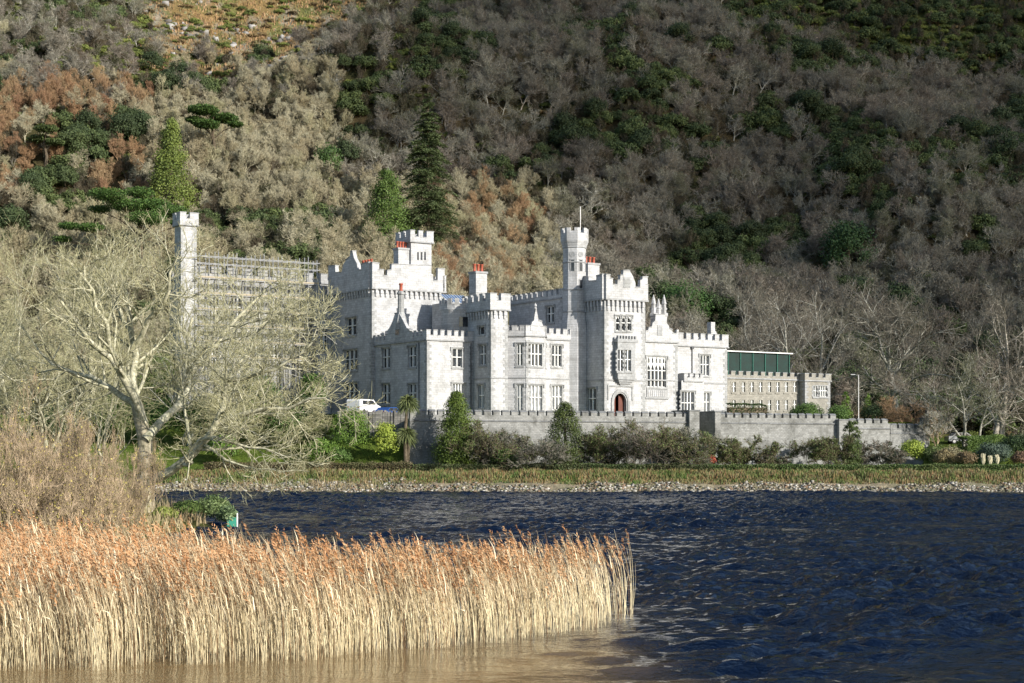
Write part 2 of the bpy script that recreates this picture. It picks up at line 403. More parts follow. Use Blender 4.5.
def parapet(edges, which, z, ph=.7, mw=.75, gap=.5, mh=.75, th=.4, pr=.14, corbel=False, name='battlement', mats=None, parent=None, top=True):
    """string course, parapet wall and merlons with copings along chosen edges"""
    mb = MB()
    for k, i in enumerate(which):
        E = edges[i]; s0, s1 = -pr, E.L-(th-pr); ep = .003*i
        f = E.fr
        mb.box(s0-.06, s1, -.1, pr+.07, z-.16+ep, z+.02+ep, 1, f)                # string course
        mb.box(s0, s1, pr-th, pr, z+.02+ep, z+ph+ep, 0, f)
        if not top: continue
        n = max(1, round((s1-s0+gap)/(mw+gap))); step = (s1-s0+gap)/n; w = step-gap
        for j in range(n):
            a = s0+j*step
            mb.box(a, a+w, pr-th, pr, z+ph+ep, z+ph+mh+ep, 0, f)
            mb.box(a-.04, a+w+.04, pr-th-.04, pr+.05, z+ph+mh+ep, z+ph+mh+.1+ep, 1, f)
        for j in range(n-1):
            a = s0+j*step+w
            mb.box(a+.05, a+gap-.05, pr-th-.03, pr+.04, z+ph+.003+ep, z+ph+.08+ep, 1, f)
        if corbel:
            cs = .62; n = int(E.L/cs); cs = E.L/n
            for j in range(n):
                a = j*cs
                mb.box(a+cs*.30, a+cs*.70, -.05, pr+.01, z-.85, z-.16+ep, 0, f); mb.box(a+cs*.36, a+cs*.64, -.05, pr*.6, z-1.25, z-.85, 0, f)
                mb.prism([(a+cs*.70, z-.16), (a+cs*.70, z-.5), (a+cs*1.3, z-.16)], -.05, pr-.02, f)
    return mb.build(name, [mats or M_wall, M_trim], parent or castle)
def outline(E, pts, zlow, n0, n1, name='gable', mats=None, parent=None, course=True):
    """parapet wall cut to a measured outline, standing on the cornice"""
    P = [E.pt(*p) for p in pts]
    mb = MB()
    poly = [(P[0][0], zlow)]+P+[(P[-1][0], zlow)]
    mb.prism(poly, n0, n1, E.fr, 0)
    for (p, q) in zip(P, P[1:]):                      # copings on the flat steps
        if abs(q[0]-p[0]) > .35 and abs(q[1]-p[1]) < .6*abs(q[0]-p[0]):
            mb.prism([(p[0]-.04, p[1]+.003), (q[0]+.04, q[1]+.003), (q[0]+.04, q[1]+.13), (p[0]-.04, p[1]+.13)], n0-.05, n1+.06, E.fr, 1)
    if course: mb.box(P[0][0]-.08, P[-1][0]+.08, -.1, n1+.07, zlow-.2, zlow, 1, E.fr)
    return mb.build(name, [mats or M_wall, M_trim], parent or castle)
def corbels(E, a0, a1, z, pr=.3, cs=.7, h=1.1, name='corbel_table'):
    mb = MB(); n = int((a1-a0)/cs); cs = (a1-a0)/n
    for j in range(n):
        a = a0+j*cs
        mb.box(a+cs*.28, a+cs*.72, -.05, pr-.01, z-h*.6, z-.2, 0, E.fr); mb.box(a+cs*.34, a+cs*.66, -.05, pr*.6, z-h, z-h*.6, 0, E.fr)
    mb.build(name, M_wall, castle)
def quoins(pts, z0, z1, name='quoin', mats=None, parent=None):
    for (x, y, sx, sy) in pts:      # corner and directions into the wall
        mb = MB(); z = z0; k = 0
        while z < z1-.3:
            lx, ly = (.62, .34) if k % 2 else (.34, .62)
            o = .028
            x0, x1 = sorted((x-sx*o, x+sx*lx)); y0, y1 = sorted((y-sy*o, y+sy*ly))
            mb.box(x0, x1, y0, y1, z, z+.33); z += .37; k += 1
        mb.build(name, mats or M_quoin, parent or castle)
def chimney(s0, s1, d0, d1, z0, z1, pots, alongs=True, name='chimney', mats=None, pw=.17, ph=.8):
    mb = MB(); mb.box(s0, s1, d0, d1, z0, z1-.25); mb.box(s0-.1, s1+.1, d0-.1, d1+.1, z1-.25, z1, 1)
    mb.box(s0-.06, s1+.06, d0-.06, d1+.06, z0+(z1-z0)*.55, z0+(z1-z0)*.55+.12, 1)
    o = mb.build(name, [mats or M_wall, M_trim], castle)
    for i in range(pots):
        fx = (i+.5)/pots; sx = s0+(s1-s0)*fx if alongs else (s0+s1)/2; dy = (d0+d1)/2 if alongs else d0+(d1-d0)*fx
        p = MB(); p.lathe(sx, dy, [(pw*1.05, z1-.02), (pw*1.1, z1+.1), (pw*.85, z1+.15), (pw*.85, z1+ph-.15), (pw*1.15, z1+ph-.1), (pw*1.15, z1+ph), (pw*.6, z1+ph-.02)], 10)
        p.build('chimney_pot', M_pot, o, smooth=True)
    return o
def course(E, a0, a1, z, name='string_course', h=.16, pr=.09, mats=None):
    mb = MB(); mb.box(a0, a1, -.05, pr, z-h, z, 0, E.fr); return mb.build(name, mats or M_trim, castle)

# --- low west block
sL1 = sA(473, 0); dk = dA(375, 0)
E = rect(0, sL1, 0, dk); zt = E[0].z(339, 0)
hw = [hole(E[3], 382.5, 390, 348, 368), hole(E[3], 408.5, 416, 346.5, 367), hole(E[3], 382.5, 390, 384, 404), hole(E[3], 408.5, 416, 384, 404)]
hf = [hole(E[0], 452.5, 462, 349, 367), hole(E[0], 453, 464, 384, 404)]
walls(E, 0, zt, {3: hw, 0: hf})
for h in hw: window(E[3], h, 2)
for i, h in enumerate(hf): window(E[0], h, 2 if i == 0 else 4, True, None if i == 0 else M_glass2)
parapet(E, [0, 3, 1, 2], zt, .45, .62, .42, .62)
quoins([(0, 0, 1, 1), (sL1, 0, -1, 1)], 0, zt-.2)
outline(E[3], [(388.5, 330.5), (391, 327), (394, 320.5), (396, 314), (400.5, 313.5), (405, 322), (408.5, 329), (411, 331)], zt+.1, -.25, .17, course=False)
ac = E[3].a(399.5); dc = dk-ac
w_ = MB(); aw = E[3].a(398.5); w_.box(aw-.45, aw+.45, .17, .2, zt+.9, zt+2.1, 0, E[3].fr); w_.build('gable_window', M_glass, castle)
mb = MB(); zc0 = E[3].z(320, ac); zc1 = E[3].z(291, ac)
mb.lathe(.2, dc, [(.75, zc0-1.2), (.7, zc0), (.42, zc0+1), (.38, zc1-.5), (.5, zc1-.4), (.5, zc1-.2), (.36, zc1-.1), (.36, zc1)], 8, 0, .5)
ch = mb.build('chimney', M_quoin, castle)
mb = MB(); mb.lathe(.2, dc, [(.24, zc1-.05), (.24, zc1+.1), (.2, zc1+.15), (.2, zc1+.75), (.27, zc1+.8), (.27, zc1+.95), (.15, zc1+.9)], 10); mb.build('chimney_pot', M_pot, ch, True)
mb = MB(); a_ = E[3].a(419.5); mb.tube([E[3].fr(a_, .1, 0), E[3].fr(a_, .1, zt-.3)], .06); mb.build('downpipe', M_lead, castle)
mb = MB(); a_ = E[0].L-.35; mb.tube([E[0].fr(a_, .1, 0), E[0].fr(a_, .1, zt-.3)], .06); mb.build('downpipe', M_lead, castle)

# --- keep
k0 = sA(372, dk); k1 = sA(443, dk); kd = dA(331, k0)
E = rect(k0, k1, dk, kd); zt = E[0].z(287.5, 0)
hw = [hole(E[3], 346.5, 356.5, 318, 335), hole(E[3], 344.5, 357.5, 350, 370.5), hole(E[3], 344.5, 357.5, 383, 402)]
walls(E, 0, zt, {3: hw})
window(E[3], hw[0], 2); window(E[3], hw[1], 3); window(E[3], hw[2], 3)
outline(E[3], [(330.3, 268), (330.5, 266.7), (337.3, 266), (337.5, 273), (343.5, 273), (345, 265), (348, 260.5), (351.2, 257.7), (352.6, 252), (354.6, 251.5), (356, 258), (359, 264), (359.8, 270), (363, 271), (363.2, 264.8), (370.8, 262.8)], zt, -.2, .3)
outline(E[0], [(371.2, 263), (378, 264), (378.2, 270), (382.7, 270.4), (382.8, 276.3), (386, 276.3), (386.2, 271), (390.4, 270.7), (390.6, 265), (399, 265), (430, 266), (430.2, 274), (432, 274.5), (432.2, 281), (436.5, 281.5), (436.7, 269), (443.5, 269.5)], zt, -.2, .3)
mb = MB()                                      # plainer parapets on the hidden sides
parapet(E, [1, 2], zt, .9, 1.1, .8, 1.1, .5, .3)
corbels(E[3], .2, E[3].L-.2, zt, .3); corbels(E[0], .2, E[0].L-.2, zt, .3)
quoins([(k0, dk, 1, 1), (k1, dk, -1, 1), (k0, kd, 1, -1)], 0, zt-.3)
# keep turret and its chimney
dt = dk+2.2; t0 = sA(411, dt); t1 = sA(431.5, dt); tb = dA(397.5, t0)
tb = min(tb, dt+4.5)
Et = rect(t0, t1, dt, tb); ztt = Et[0].z(241, 0)
walls(Et, zt-.5, ztt, {}, name='turret_wall')
parapet(Et, [0, 1, 2, 3], ztt, .55, .8, .55, .8, .35, .2)
for pxx in (418, 421.5, 425):
    h = hole(Et[0], pxx-.9, pxx+.9, 252, 260)
    g = MB(); g.box(h[0], h[1], -.05, .02, h[2], h[3], 0, Et[0].fr); g.build('slit_window', M_glass, castle)
chimney(t0-1.7, t0+.0-.05, dt+.3, dt+1.6, zt-.3, Et[0].z(248, 0), 4, True, ph=.85)
chimney(k0+.8, k0+1.6, dk+2.0, dk+5.0, zt-.3, E[3].z(265, E[3].L-3), 4, False, ph=.8)

# --- round stair drum between keep and slender tower
dd = 3.2; sm = sA(457, dd); rr = (sA(471.5, dd)-sA(442, dd))/2*.93
ztd = zA(309, sm, dd)-ZB
mb = MB(); mb.lathe(sm, dd, [(rr, 0), (rr, ztd-.5), (rr+.2, ztd-.2), (rr+.2, ztd)], 24); mb.build('drum_wall', M_wall, castle, True)
mb = MB(); n = 14
for i in range(n):
    a0 = 2*pi*i/n; a1 = a0+2*pi/n*.58
    for lo, hi, b0, b1 in ((ztd, ztd+.5, a0, a0+2*pi/n), (ztd+.5, ztd+1.15, a0, a1)):
        R0, R1 = rr-.12, rr+.22
        mb.add([(sm+R*cos(b), dd+R*sin(b), z) for z in (lo, hi) for R, b in ((R0, b0), (R1, b0), (R1, b1), (R0, b1))],
               [(3, 2, 1, 0), (4, 5, 6, 7), (0, 1, 5, 4), (1, 2, 6, 5), (2, 3, 7, 6), (3, 0, 4, 7)])
mb.build('battlement', M_wall, castle)
for k in range(3):
    a = -pi/2-.30+.22*k; mb = MB()
    fr = lambda p, q, z, a=a: (sm+(rr+q)*cos(a)-p*sin(a), dd+(rr+q)*sin(a)+p*cos(a), z)
    mb.box(-.22, .22, -.05, .03, ztd-2.3, ztd-1.1, 0, fr); o = mb.build('window', M_glass, castle)
mb = MB(); s0 = sA(448, dd+5); s1 = sA(471, dd+5); z0 = zA(302, s0, dd+5)-ZB; z1 = zA(293, s0, dd+5)-ZB
mb.add([(s0, dd+5, z0), (s1, dd+5, z0), (s1, dd+7, z1), (s0, dd+7, z1)], [(0, 1, 2, 3)])
for i in range(9):
    x = s0+(s1-s0)*i/8; mb.prism([(dd+5, z0), (dd+7, z1), (dd+7, z1+.1), (dd+5, z0+.1)], x-.02, x+.02, lambda a, n, z: (n, a, z), 1)
mb.build('glazed_roof', [M_bluegl, M_white], castle)
Eb = rect(s0, s1+3, dd+4.9, dd+9); walls(Eb, 0, z0-.02, name='wall')

# --- slender square tower
sC = sL1; dC = dA(491, sC); sC1 = sA(507.5, dC)
E = rect(sC, sC1, dC, dC+6); zt = E[0].z(309, 0)
hw = [hole(E[3], 479, 484.5, 326.5, 334.5), hole(E[3], 479.5, 486, 345, 365), hole(E[3], 478.5, 484, 385, 408)]
walls(E, 0, zt, {3: hw})
window(E[3], hw[0], 1, False); window(E[3], hw[1], 2); window(E[3], hw[2], 2)
parapet(E, [0, 1, 2, 3], zt, 1.0, .85, .6, .85, .4, .26)
corbels(E[0], .1, E[0].L-.1, zt, .26, .6); corbels(E[3], .1, E[3].L-.1, zt, .26, .6)
quoins([(sC, dC, 1, 1), (sC1, dC, -1, 1)], 0, zt-.3)
course(E[0], -.02, E[0].L, E[0].z(377, 0)); course(E[3], 0, E[3].L, E[0].z(377, 0)-.004)
dq = dC+4.5; q0 = sA(476, dq); q1 = sA(487, dq)
chimney(q0, q1, dq, dq+1.6, zt-1, zA(271, q0, dq)-ZB, 3, True, ph=.95, pw=.2)

# --- central block with canted bay
dD = dC+.9; sD0 = sC1; sD1 = sA(576, dD)
E = rect(sD0-1.5, sD1+4, dD, dD+8); zt = E[0].z(337, 3)
hf = [hole(E[0], 552, 561.5, 345.5, 366.5), hole(E[0], 552, 562, 386, 410)]
walls(E, 0, zt, {0: hf})
window(E[0], hf[0], 3); window(E[0], hf[1], 3, True, M_glass2)
parapet(E, [0, 2, 3], zt, .55, .62, .42, .62, .38, .12)
course(E[0], 0, E[0].L, E[0].z(377, 3))
db = dD-1.7; b0 = sA(526, db); b1 = sA(545.5, db)
bl = b0-1.9; br_ = b1+1.2
bay = [Edge((bl, dD+.02), (bl, dD-.0)), Edge((bl, dD), (b0, db)), Edge((b0, db), (b1, db)), Edge((b1, db), (br_, dD))]
zb_ = bay[2].z(335, 0)
hb = {1: [hole(bay[1], 517.3, 522.5, 344, 365.5), hole(bay[1], 517.3, 522.5, 385, 412)], 2: [hole(bay[2], 528, 542, 344, 366), hole(bay[2], 528, 542, 385.5, 412)],
      3: [(bay[3].L*.25, bay[3].L*.75, bay[2].z(366, 0), bay[2].z(344, 0))]}
walls(bay[1:], 0, zb_, {k-1: v for k, v in hb.items()}, depth=.25, name='bay_wall')
window(bay[1], hb[1][0], 2, depth=.25); window(bay[1], hb[1][1], 2, glass=M_glass2, depth=.25)
window(bay[2], hb[2][0], 4, depth=.25); window(bay[2], hb[2][1], 4, glass=M_glass2, depth=.25); window(bay[3], hb[3][0], 1, depth=.25)
parapet(bay, [1, 2, 3], zb_, .5, .55, .4, .6, .3, .12, name='bay_battlement')
course(bay[1], 0, bay[1].L-.04, bay[2].z(377, 0)); course(bay[2], 0, bay[2].L, bay[2].z(377, 0)+.004)
quoins([(b0, db, 1, 1)], 0, zb_-.3)
outline(bay[2], [(530, 327), (531.5, 322), (533.5, 320.5), (534, 315), (535.6, 308), (537, 315), (538, 320.5), (541, 322), (543, 327)], zb_+.4, -.22, .14, course=False)
mb = MB(); zf = bay[2].z(308, 2); af = bay[2].a(535.6); p = bay[2].fr(af, -.04, 0); mb.lathe(p[0], p[1], [(.1, zf-.4), (.22, zf-.1), (.1, zf+.1), (.2, zf+.25), (.02, zf+.6)], 6); mb.build('finial', M_wall, castle)
# --- taller range set back behind, its side in shade
dR = dD+2.2; sR = sA(563.5, dR); dRb = min(dA(509, sR), dR+17)
E = rect(sR, sR+5, dR, dRb); zt = E[3].z(297, E[3].L)
hw = [hole(E[3], 546.5, 554, 306.5, 322.5)]
walls(E, 0, zt, {3: hw}); window(E[3], hw[0], 2)
parapet(E, [3, 0, 2, 1], zt, .35, .7, .5, .65, .38, .12)
quoins([(sR, dR, 1, 1)], 0, zt-.2)
# --- octagonal stair turret
dE = dD+.9; sE = sA(574.5, dE); rE = (sA(584.8, dE)-sA(565.2, dE))/2*.98
Z = lambda py: zA(py, sE, dE)-ZB
mb = MB()
mb.lathe(sE, dE, [(rE*1.2, 0), (rE*1.2, Z(330)), (rE*1.0, Z(312)), (rE, Z(248)), (rE*1.04, Z(247)), (rE*1.22, Z(242)), (rE*1.22, Z(234))], 8, 0, .5)
mb.build('stair_turret', M_wall, castle)
mb = MB()
for i in range(8):
    a0 = 2*pi*(i+.5)/8
    for lo, hi, f0, f1 in ((Z(234), Z(229), .0, .30), (Z(234), Z(229), .70, 1.0)):
        c0 = np.array([cos(a0), sin(a0)]); c1 = np.array([cos(a0+pi/4), sin(a0+pi/4)])
        P0 = c0+(c1-c0)*f0; P1 = c0+(c1-c0)*f1; R0, R1 = rE*1.0, rE*1.22
        mb.add([(sE+R*P[0], dE+R*P[1], z) for z in (lo, hi) for R, P in ((R0, P0), (R1, P0), (R1, P1), (R0, P1))],
               [(3, 2, 1, 0), (4, 5, 6, 7), (0, 1, 5, 4), (1, 2, 6, 5), (2, 3, 7, 6), (3, 0, 4, 7)])
mb.build('battlement', M_wall, castle)
for pz in (248, 263, 290, 312):
    mb = MB(); mb.lathe(sE, dE, [(rE*1.0, Z(pz)-.12), (rE*1.07, Z(pz)-.06), (rE*1.07, Z(pz)+.06), (rE*1.0, Z(pz)+.12)], 8, 0, .5); mb.build('string_course', M_trim, castle)
for i in (4, 5, 6):
    am = 2*pi*(i+1)/8; ap = rE*cos(pi/8)
    fr = lambda p, q, z, am=am, ap=ap: (sE+(ap+q)*cos(am)-p*sin(am), dE+(ap+q)*sin(am)+p*cos(am), z)
    for pz0, pz1 in ((261, 272), (281, 290)):
        if pz0 == 281 and i != 5: continue
        mb = MB(); mb.box(-.2, .2, -.05, .02, Z(pz1), Z(pz0), 0, fr)
        mb.box(-.29, -.2, -.05, .06, Z(pz1), Z(pz0), 1, fr); mb.box(.2, .29, -.05, .06, Z(pz1), Z(pz0), 1, fr); mb.box(-.3, .3, -.05, .08, Z(pz0), Z(pz0)+.12, 1, fr)
        mb.build('slit_window', [M_glass, M_trim], castle)
    mb = MB(); k = 14; R = .36
    vs = [fr(R*cos(2*pi*j/k), .05, Z(255.5)+R*sin(2*pi*j/k)) for j in range(k)]+[fr(R*.62*cos(2*pi*j/k), .05, Z(255.5)+R*.62*sin(2*pi*j/k)) for j in range(k)]
    vs += [fr(R*cos(2*pi*j/k), -.05, Z(255.5)+R*sin(2*pi*j/k)) for j in range(k)]
    mb.add(vs, [(j, (j+1) % k, k+(j+1) % k, k+j) for j in range(k)]+[(j, (j+1) % k, 2*k+(j+1) % k, 2*k+j) for j in range(k)])
    vs = [fr(R*.62*cos(2*pi*j/k), .02, Z(255.5)+R*.62*sin(2*pi*j/k)) for j in range(k)]; mb.add(vs, [tuple(range(k))], 1)
    mb.build('roundel', [M_trim, M_quoin], castle)
mb = MB(); mb.tube([(sE+.9, dE, Z(236)), (sE+.9, dE, Z(206))], .05); mb.build('flagpole', M_metal, castle)
sF0 = sA(575.5, dD-.35); sF1 = sA(584, dD-.35)
E = rect(sF0, sF1, dD-.35, dD+1); zt = E[0].z(330, 0)
hf = [hole(E[0], 578.3, 581.3, 353, 364), hole(E[0], 578.3, 581.3, 389, 399)]
walls(E, 0, zt, {0: hf})
for h in hf: window(E[0], h, 1, False)
mb = MB(); mb.add([E[0].fr(0, 0, zt), E[0].fr(E[0].L, 0, zt), (sE+.5, dD-.1, zt+2.2), (sE-.5, dD-.1, zt+2.2)], [(0, 1, 2, 3)]); mb.build('splay', M_wall, castle)
course(E[0], -.02, E[0].L, E[0].z(377.5, 0)+.006)
quoins([(sF0, dD-.35, 1, 1)], 0, zt)
dq = dD+3.5; q0 = sA(588, dq); q1 = sA(599.5, dq)
chimney(q0, q1, dq, dq+1.8, 5, zA(262.5, q0, dq)-ZB, 3, True, ph=.85, pw=.2)

# --- entrance tower
sH = sA(583.5, dD); dH = dA(604.5, sH); sH1 = sA(645, dH)
E = rect(sH, sH1, dH, dH+7); zt = E[0].z(298, 0)
hw = [hole(E[3], 588, 596, 388.5, 410.5)]
hf = [hole(E[0], 616, 620, 316.5, 330.5), hole(E[0], 621.6, 625.6, 316.5, 330.5), hole(E[0], 627.2, 631.2, 316.5, 330.5), hole(E[0], 613.8, 626.5, 393, 417)]
dd_ = hf[3]; hf[3] = (dd_[0], dd_[1], .6, dd_[3])
walls(E, 0, zt, {3: hw, 0: hf}, depth=.6)
window(E[3], hw[0], 2, depth=.6)
for h in hf[:3]: window(E[0], h, 1, True, depth=.6, hood=True, arched=True)
outline(E[0], [(604.8, 275), (608.8, 275.5), (609, 279), (611.4, 279.3), (611.6, 285), (616, 285.5), (616.2, 281), (618.8, 280.7), (619, 276), (621.7, 275.8), (622, 271), (628.3, 271), (631.5, 276.3), (634, 283), (634.3, 288), (638.6, 288), (638.8, 280), (641, 279.8), (641.2, 277.5), (646.3, 277.5)], zt, -.2, .3)
outline(E[3], [(583, 277), (587.5, 277), (590.5, 277.5), (590.7, 281.5), (594, 281.5), (598, 281.2), (598.2, 276.5), (604.2, 274.8)], zt, -.2, .3)
parapet(E, [1, 2], zt, .9, 1., .7, 1., .4, .28)
corbels(E[0], .1, E[0].L-.1, zt, .3, .62, 1.5); corbels(E[3], .1, E[3].L-.1, zt, .3, .62, 1.5)
quoins([(sH, dH, 1, 1), (sH1, dH, -1, 1)], 0, zt-.3)
course(E[0], -.02, E[0].L, E[0].z(379, 0)); course(E[3], 0, E[3].L, E[0].z(379, 0)-.006)
mb = MB(); am = E[0].a(625.2); za = E[0].z(283, am)
mb.box(am-.55, am+.55, .3, .36, za-.6, za+.7, 0, E[0].fr); mb.box(am-.38, am+.38, .36, .39, za-.42, za+.5, 1, E[0].fr); mb.build('carved_shield', [M_trim, M_quoin], castle)
# oriel
o0, o1 = E[0].a(614), E[0].a(634); zo0, zo1 = E[0].z(378, o0), E[0].z(341, o0); pr = .75
Eo = [Edge(E[0].fr(o0, 0, 0)[:2], E[0].fr(o0+.35, pr, 0)[:2]), Edge(E[0].fr(o0+.35, pr, 0)[:2], E[0].fr(o1-.35, pr, 0)[:2]), Edge(E[0].fr(o1-.35, pr, 0)[:2], E[0].fr(o1, 0, 0)[:2])]
ho = [hole(Eo[1], 617.8, 623.6, 350, 371), hole(Eo[1], 624.8, 631, 350, 371)]
walls(Eo, zo0, zo1, {1: ho}, depth=.25, name='oriel_wall', mats=M_trim)
for h in ho: window(Eo[1], h, 2, depth=.25, hood=False, trim=M_trim)
mb = MB(); n = 7; a0, a1 = .35, Eo[1].L+.35
for j in range(n):
    w = (o1-o0)/n; mb.box(o0+j*w+.04, o0+j*w+w*.55, pr-.3, pr+.08, zo1+.25, zo1+.65, 0, E[0].fr)
mb.box(o0-.05, o1+.05, -.05, pr+.1, zo1-.15, zo1+.25, 0, E[0].fr)
for j in range(4):
    k = j*.18; mb.box(o0+.1+k*1.3, o1-.1-k*1.3, -.05, pr-.02-k, zo0-.2-j*.25, zo0-j*.25-.003*j, 0, E[0].fr)
mb.build('oriel_corbel', M_trim, castle)
# porch: arched ring, door leaf, dark passage
a0, a1, z0, z1 = hf[3]; cxa = (a0+a1)/2; wd = (a1-a0)/2
mb = MB(); zs = z1-wd*1.15; K = 10
def archpt(r, th): return (cxa+r*cos(th), zs+r*1.15*sin(th))
for rO, rI, n0, n1, m in ((wd+.42, wd+.12, -.1, .14, 0), (wd+.12, wd-.04, -.25, .04, 0)):
    for sg in (-1, 1):
        mb.prism([(cxa+sg*rI, .6), (cxa+sg*rO, .6), (cxa+sg*rO, zs), (cxa+sg*rI, zs)][::sg], n0, n1, E[0].fr, m)
    for j in range(K):
        t0_, t1_ = pi*j/K, pi*(j+1)/K
        mb.prism([archpt(rI, t0_), archpt(rO, t0_), archpt(rO, t1_), archpt(rI, t1_)], n0, n1, E[0].fr, m)
for sg in (-1, 1):                                     # square label over the arch, and spandrels
    poly = [(cxa+sg*wd, zs), (cxa+sg*wd, z1+.01)]+[(cxa, z1+.01)]+[archpt(wd, pi/2-sg*(pi/2)*(1-j/K)) for j in range(K, -1, -1)][1:-1] if False else None
for j in range(K):
    t0_, t1_ = pi*j/K, pi*(j+1)/K; p, q_ = archpt(wd-.02, t0_), archpt(wd-.02, t1_)
    mb.prism([p, (p[0], z1+.02), (q_[0], z1+.02), q_], -.35, -.02, E[0].fr, 1)
mb.box(cxa-wd-1.0, cxa+wd+1.0, -.05, .12, z1+.75, z1+.95, 0, E[0].fr)
for sg in (-1, 1): mb.box(cxa+sg*(wd+.9)-.1, cxa+sg*(wd+.9)+.1, -.05, .1, z1-.9, z1+.75, 0, E[0].fr)
mb.build('porch', [M_quoin, M_wall], castle)
mb = MB(); mb.box(a0, a1, -2.2, -2.15, .6, z1, 0, E[0].fr); mb.box(a0-.05, a0, -2.2, -.6, .6, z1, 0, E[0].fr); mb.box(a1, a1+.05, -2.2, -.6, .6, z1, 0, E[0].fr); mb.box(a0, a1, -2.2, -.6, z1, z1+.05, 0, E[0].fr); mb.build('passage', M_dark, castle)
mb = MB(); mb.box(cxa+.12, cxa+wd-.05, -.58, -.5, .6, z1-.3, 0, E[0].fr)
mb.add([E[0].fr(cxa-wd+.05, -.5, .6), E[0].fr(cxa-.05, -.9, .6), E[0].fr(cxa-.05, -.9, z1-.25), E[0].fr(cxa-wd+.05, -.5, z1-.5)], [(0, 1, 2, 3)])
dr = mb.build('door', M_door, castle)

# --- great hall bay
dI = dH+.7; sI0 = sH1; sI1 = sA(677.5, dI)
E = rect(sI0-.5, sI1, dI, dI+8); zt = E[0].z(341, 3)
hf = [hole(E[0], 647.5, 666, 357, 387)]
walls(E, 0, zt, {0: hf})
window(E[0], hf[0], 5, True, arched=True)
mb = MB(); h = hf[0]
L5 = (h[1]-h[0])/5; zt5 = h[2]+(h[3]-h[2])*.78
mb.box(h[0]+.02, h[1]-.02, -.24, -.1, zt5-.04, zt5+.06, 0, E[0].fr)
for j in range(10): mb.box(h[0]+(j+.5)*L5/2-.03+.0, h[0]+(j+.5)*L5/2+.03, -.235, -.11, zt5+.06, h[3], 0, E[0].fr)
for j in range(5):
    for sg in (0, 1):
        x0 = h[0]+j*L5+(.06 if not sg else L5-.06); xm = h[0]+(j+.5)*L5
        mb.prism([(x0, zt5-.7), (x0, zt5-.04), (xm, zt5-.04)], -.235, -.12, E[0].fr, 0)
mb.build('tracery', M_white, castle)
mb = MB(); mb.box(h[0]-.2, h[1]+.2, -.05, .1, h[2]-1.3, h[2]-.3, 0, E[0].fr); mb.box(h[0]-.4, h[1]+.4, -.05, .16, h[2]-1.5, h[2]-1.3, 0, E[0].fr)
for j in range(9): mb.box(h[0]+j*(h[1]-h[0])/9+.06, h[0]+(j+1)*(h[1]-h[0])/9-.06, .1, .14, h[2]-1.2, h[2]-.45, 1, E[0].fr)
mb.build('sill_panel', [M_trim, M_wall], castle)
outline(E[0], [(645, 331), (647.5, 331.5), (648, 328), (651, 327.5), (652, 323), (654.5, 320.5), (655, 315), (664, 315), (665, 322), (668, 325.5), (669, 329), (671.5, 330), (672, 334), (676, 334.2), (676.2, 330), (678, 329.5)], zt, -.25, .14)
parapet(E, [1, 2], zt, .55, .62, .42, .62, .38, .12)
quoins([(sI1, dI, -1, 1)], 0, zt-.2)
mb = MB(); am = E[0].a(659); zc = E[0].z(330, am); mb.box(am-.4, am+.4, .14, .2, zc-.7, zc+.6, 0, E[0].fr); mb.build('carved_shield', M_trim, castle)
course(E[0], 0, E[0].L, E[0].z(379.5, 3)); 
dP = dI+1.5
for pxx, pt_ in ((653.5, 297), (658.5, 301), (664, 297)):     # pinnacled bellcote over the gable
    s_ = sA(pxx, dP); zp = zA(pt_, s_, dP)-ZB; mb = MB()
    mb.lathe(s_, dP, [(.42, zt), (.42, zp-2.6), (.55, zp-2.4), (.55, zp-2.1), (.32, zp-2.0), (.28, zp-1.0), (.36, zp-.9), (.04, zp+.3)], 6); mb.build('pinnacle', M_wall, castle)
mb = MB(); s0 = sA(652.5, dP+.3); s1 = sA(665, dP+.3); zp = zA(306, s0, dP)-ZB; mb.box(s0, s1, dP+.1, dP+.7, zt, zp-.4); mb.box(s0-.1, s1+.1, dP, dP+.8, zp-.4, zp-.15, 1)
for j in range(4): mb.box(s0+j*(s1-s0)/4+.05, s0+j*(s1-s0)/4+.3, dP+.1, dP+.6, zp-.15, zp+.25)
mb.build('bellcote', [M_wall, M_trim], castle)

# --- right wing
dJ = dI+.5; sJ1 = sA(727, dJ)
E = rect(sI1-.5, sJ1, dJ, dJ+9); zt = E[0].z(345.5, 3)
hf = [hole(E[0], 700.5, 709, 355.5, 375.5), hole(E[0], 701, 709.5, 393, 413)]
hl = hole(E[0], 682, 694, 392, 416)
walls(E, 0, zt, {0: hf})
window(E[0], hf[0], 3); window(E[0], hf[1], 3, True, M_glass2)
parapet(E, [0, 1, 2, 3], zt, .75, .68, .48, .75, .38, .14)
quoins([(sJ1, dJ, -1, 1)], 0, zt-.2)
course(E[0], 0, E[0].L, E[0].z(382, 3))
a0, a1 = E[0].a(679.5), E[0].a(699); p0 = E[0].fr(a0, 1.0, 0)[:2]; p1 = E[0].fr(a1, 1.0, 0)[:2]
Eb = rect(p0[0], p1[0], p0[1], p0[1]+1.02); zt2 = Eb[0].z(380.5, 0)
hb_ = [hole(Eb[0], 681.5, 694, 392, 416)]
walls(Eb[:2]+Eb[3:], 0, zt2, {0: hb_}, name='bay_wall', depth=.3); window(Eb[0], hb_[0], 4, True, depth=.3)
parapet(Eb, [0, 3], zt2, .35, .5, .4, .5, .3, .1, name='bay_battlement')
mb = MB(); am = E[0].a(691.8); mb.tube([E[0].fr(am, .1, zt2), E[0].fr(am, .1, E[0].z(348, am))], .06); mb.box(am-.2, am+.2, .02, .25, E[0].z(349, am), E[0].z(346.5, am), 0, E[0].fr); mb.build('downpipe', M_lead, castle)
dq = dJ+5; q0 = sA(711, dq); q1 = sA(716, dq); mb = MB(); zq = zA(322, q0, dq)-ZB
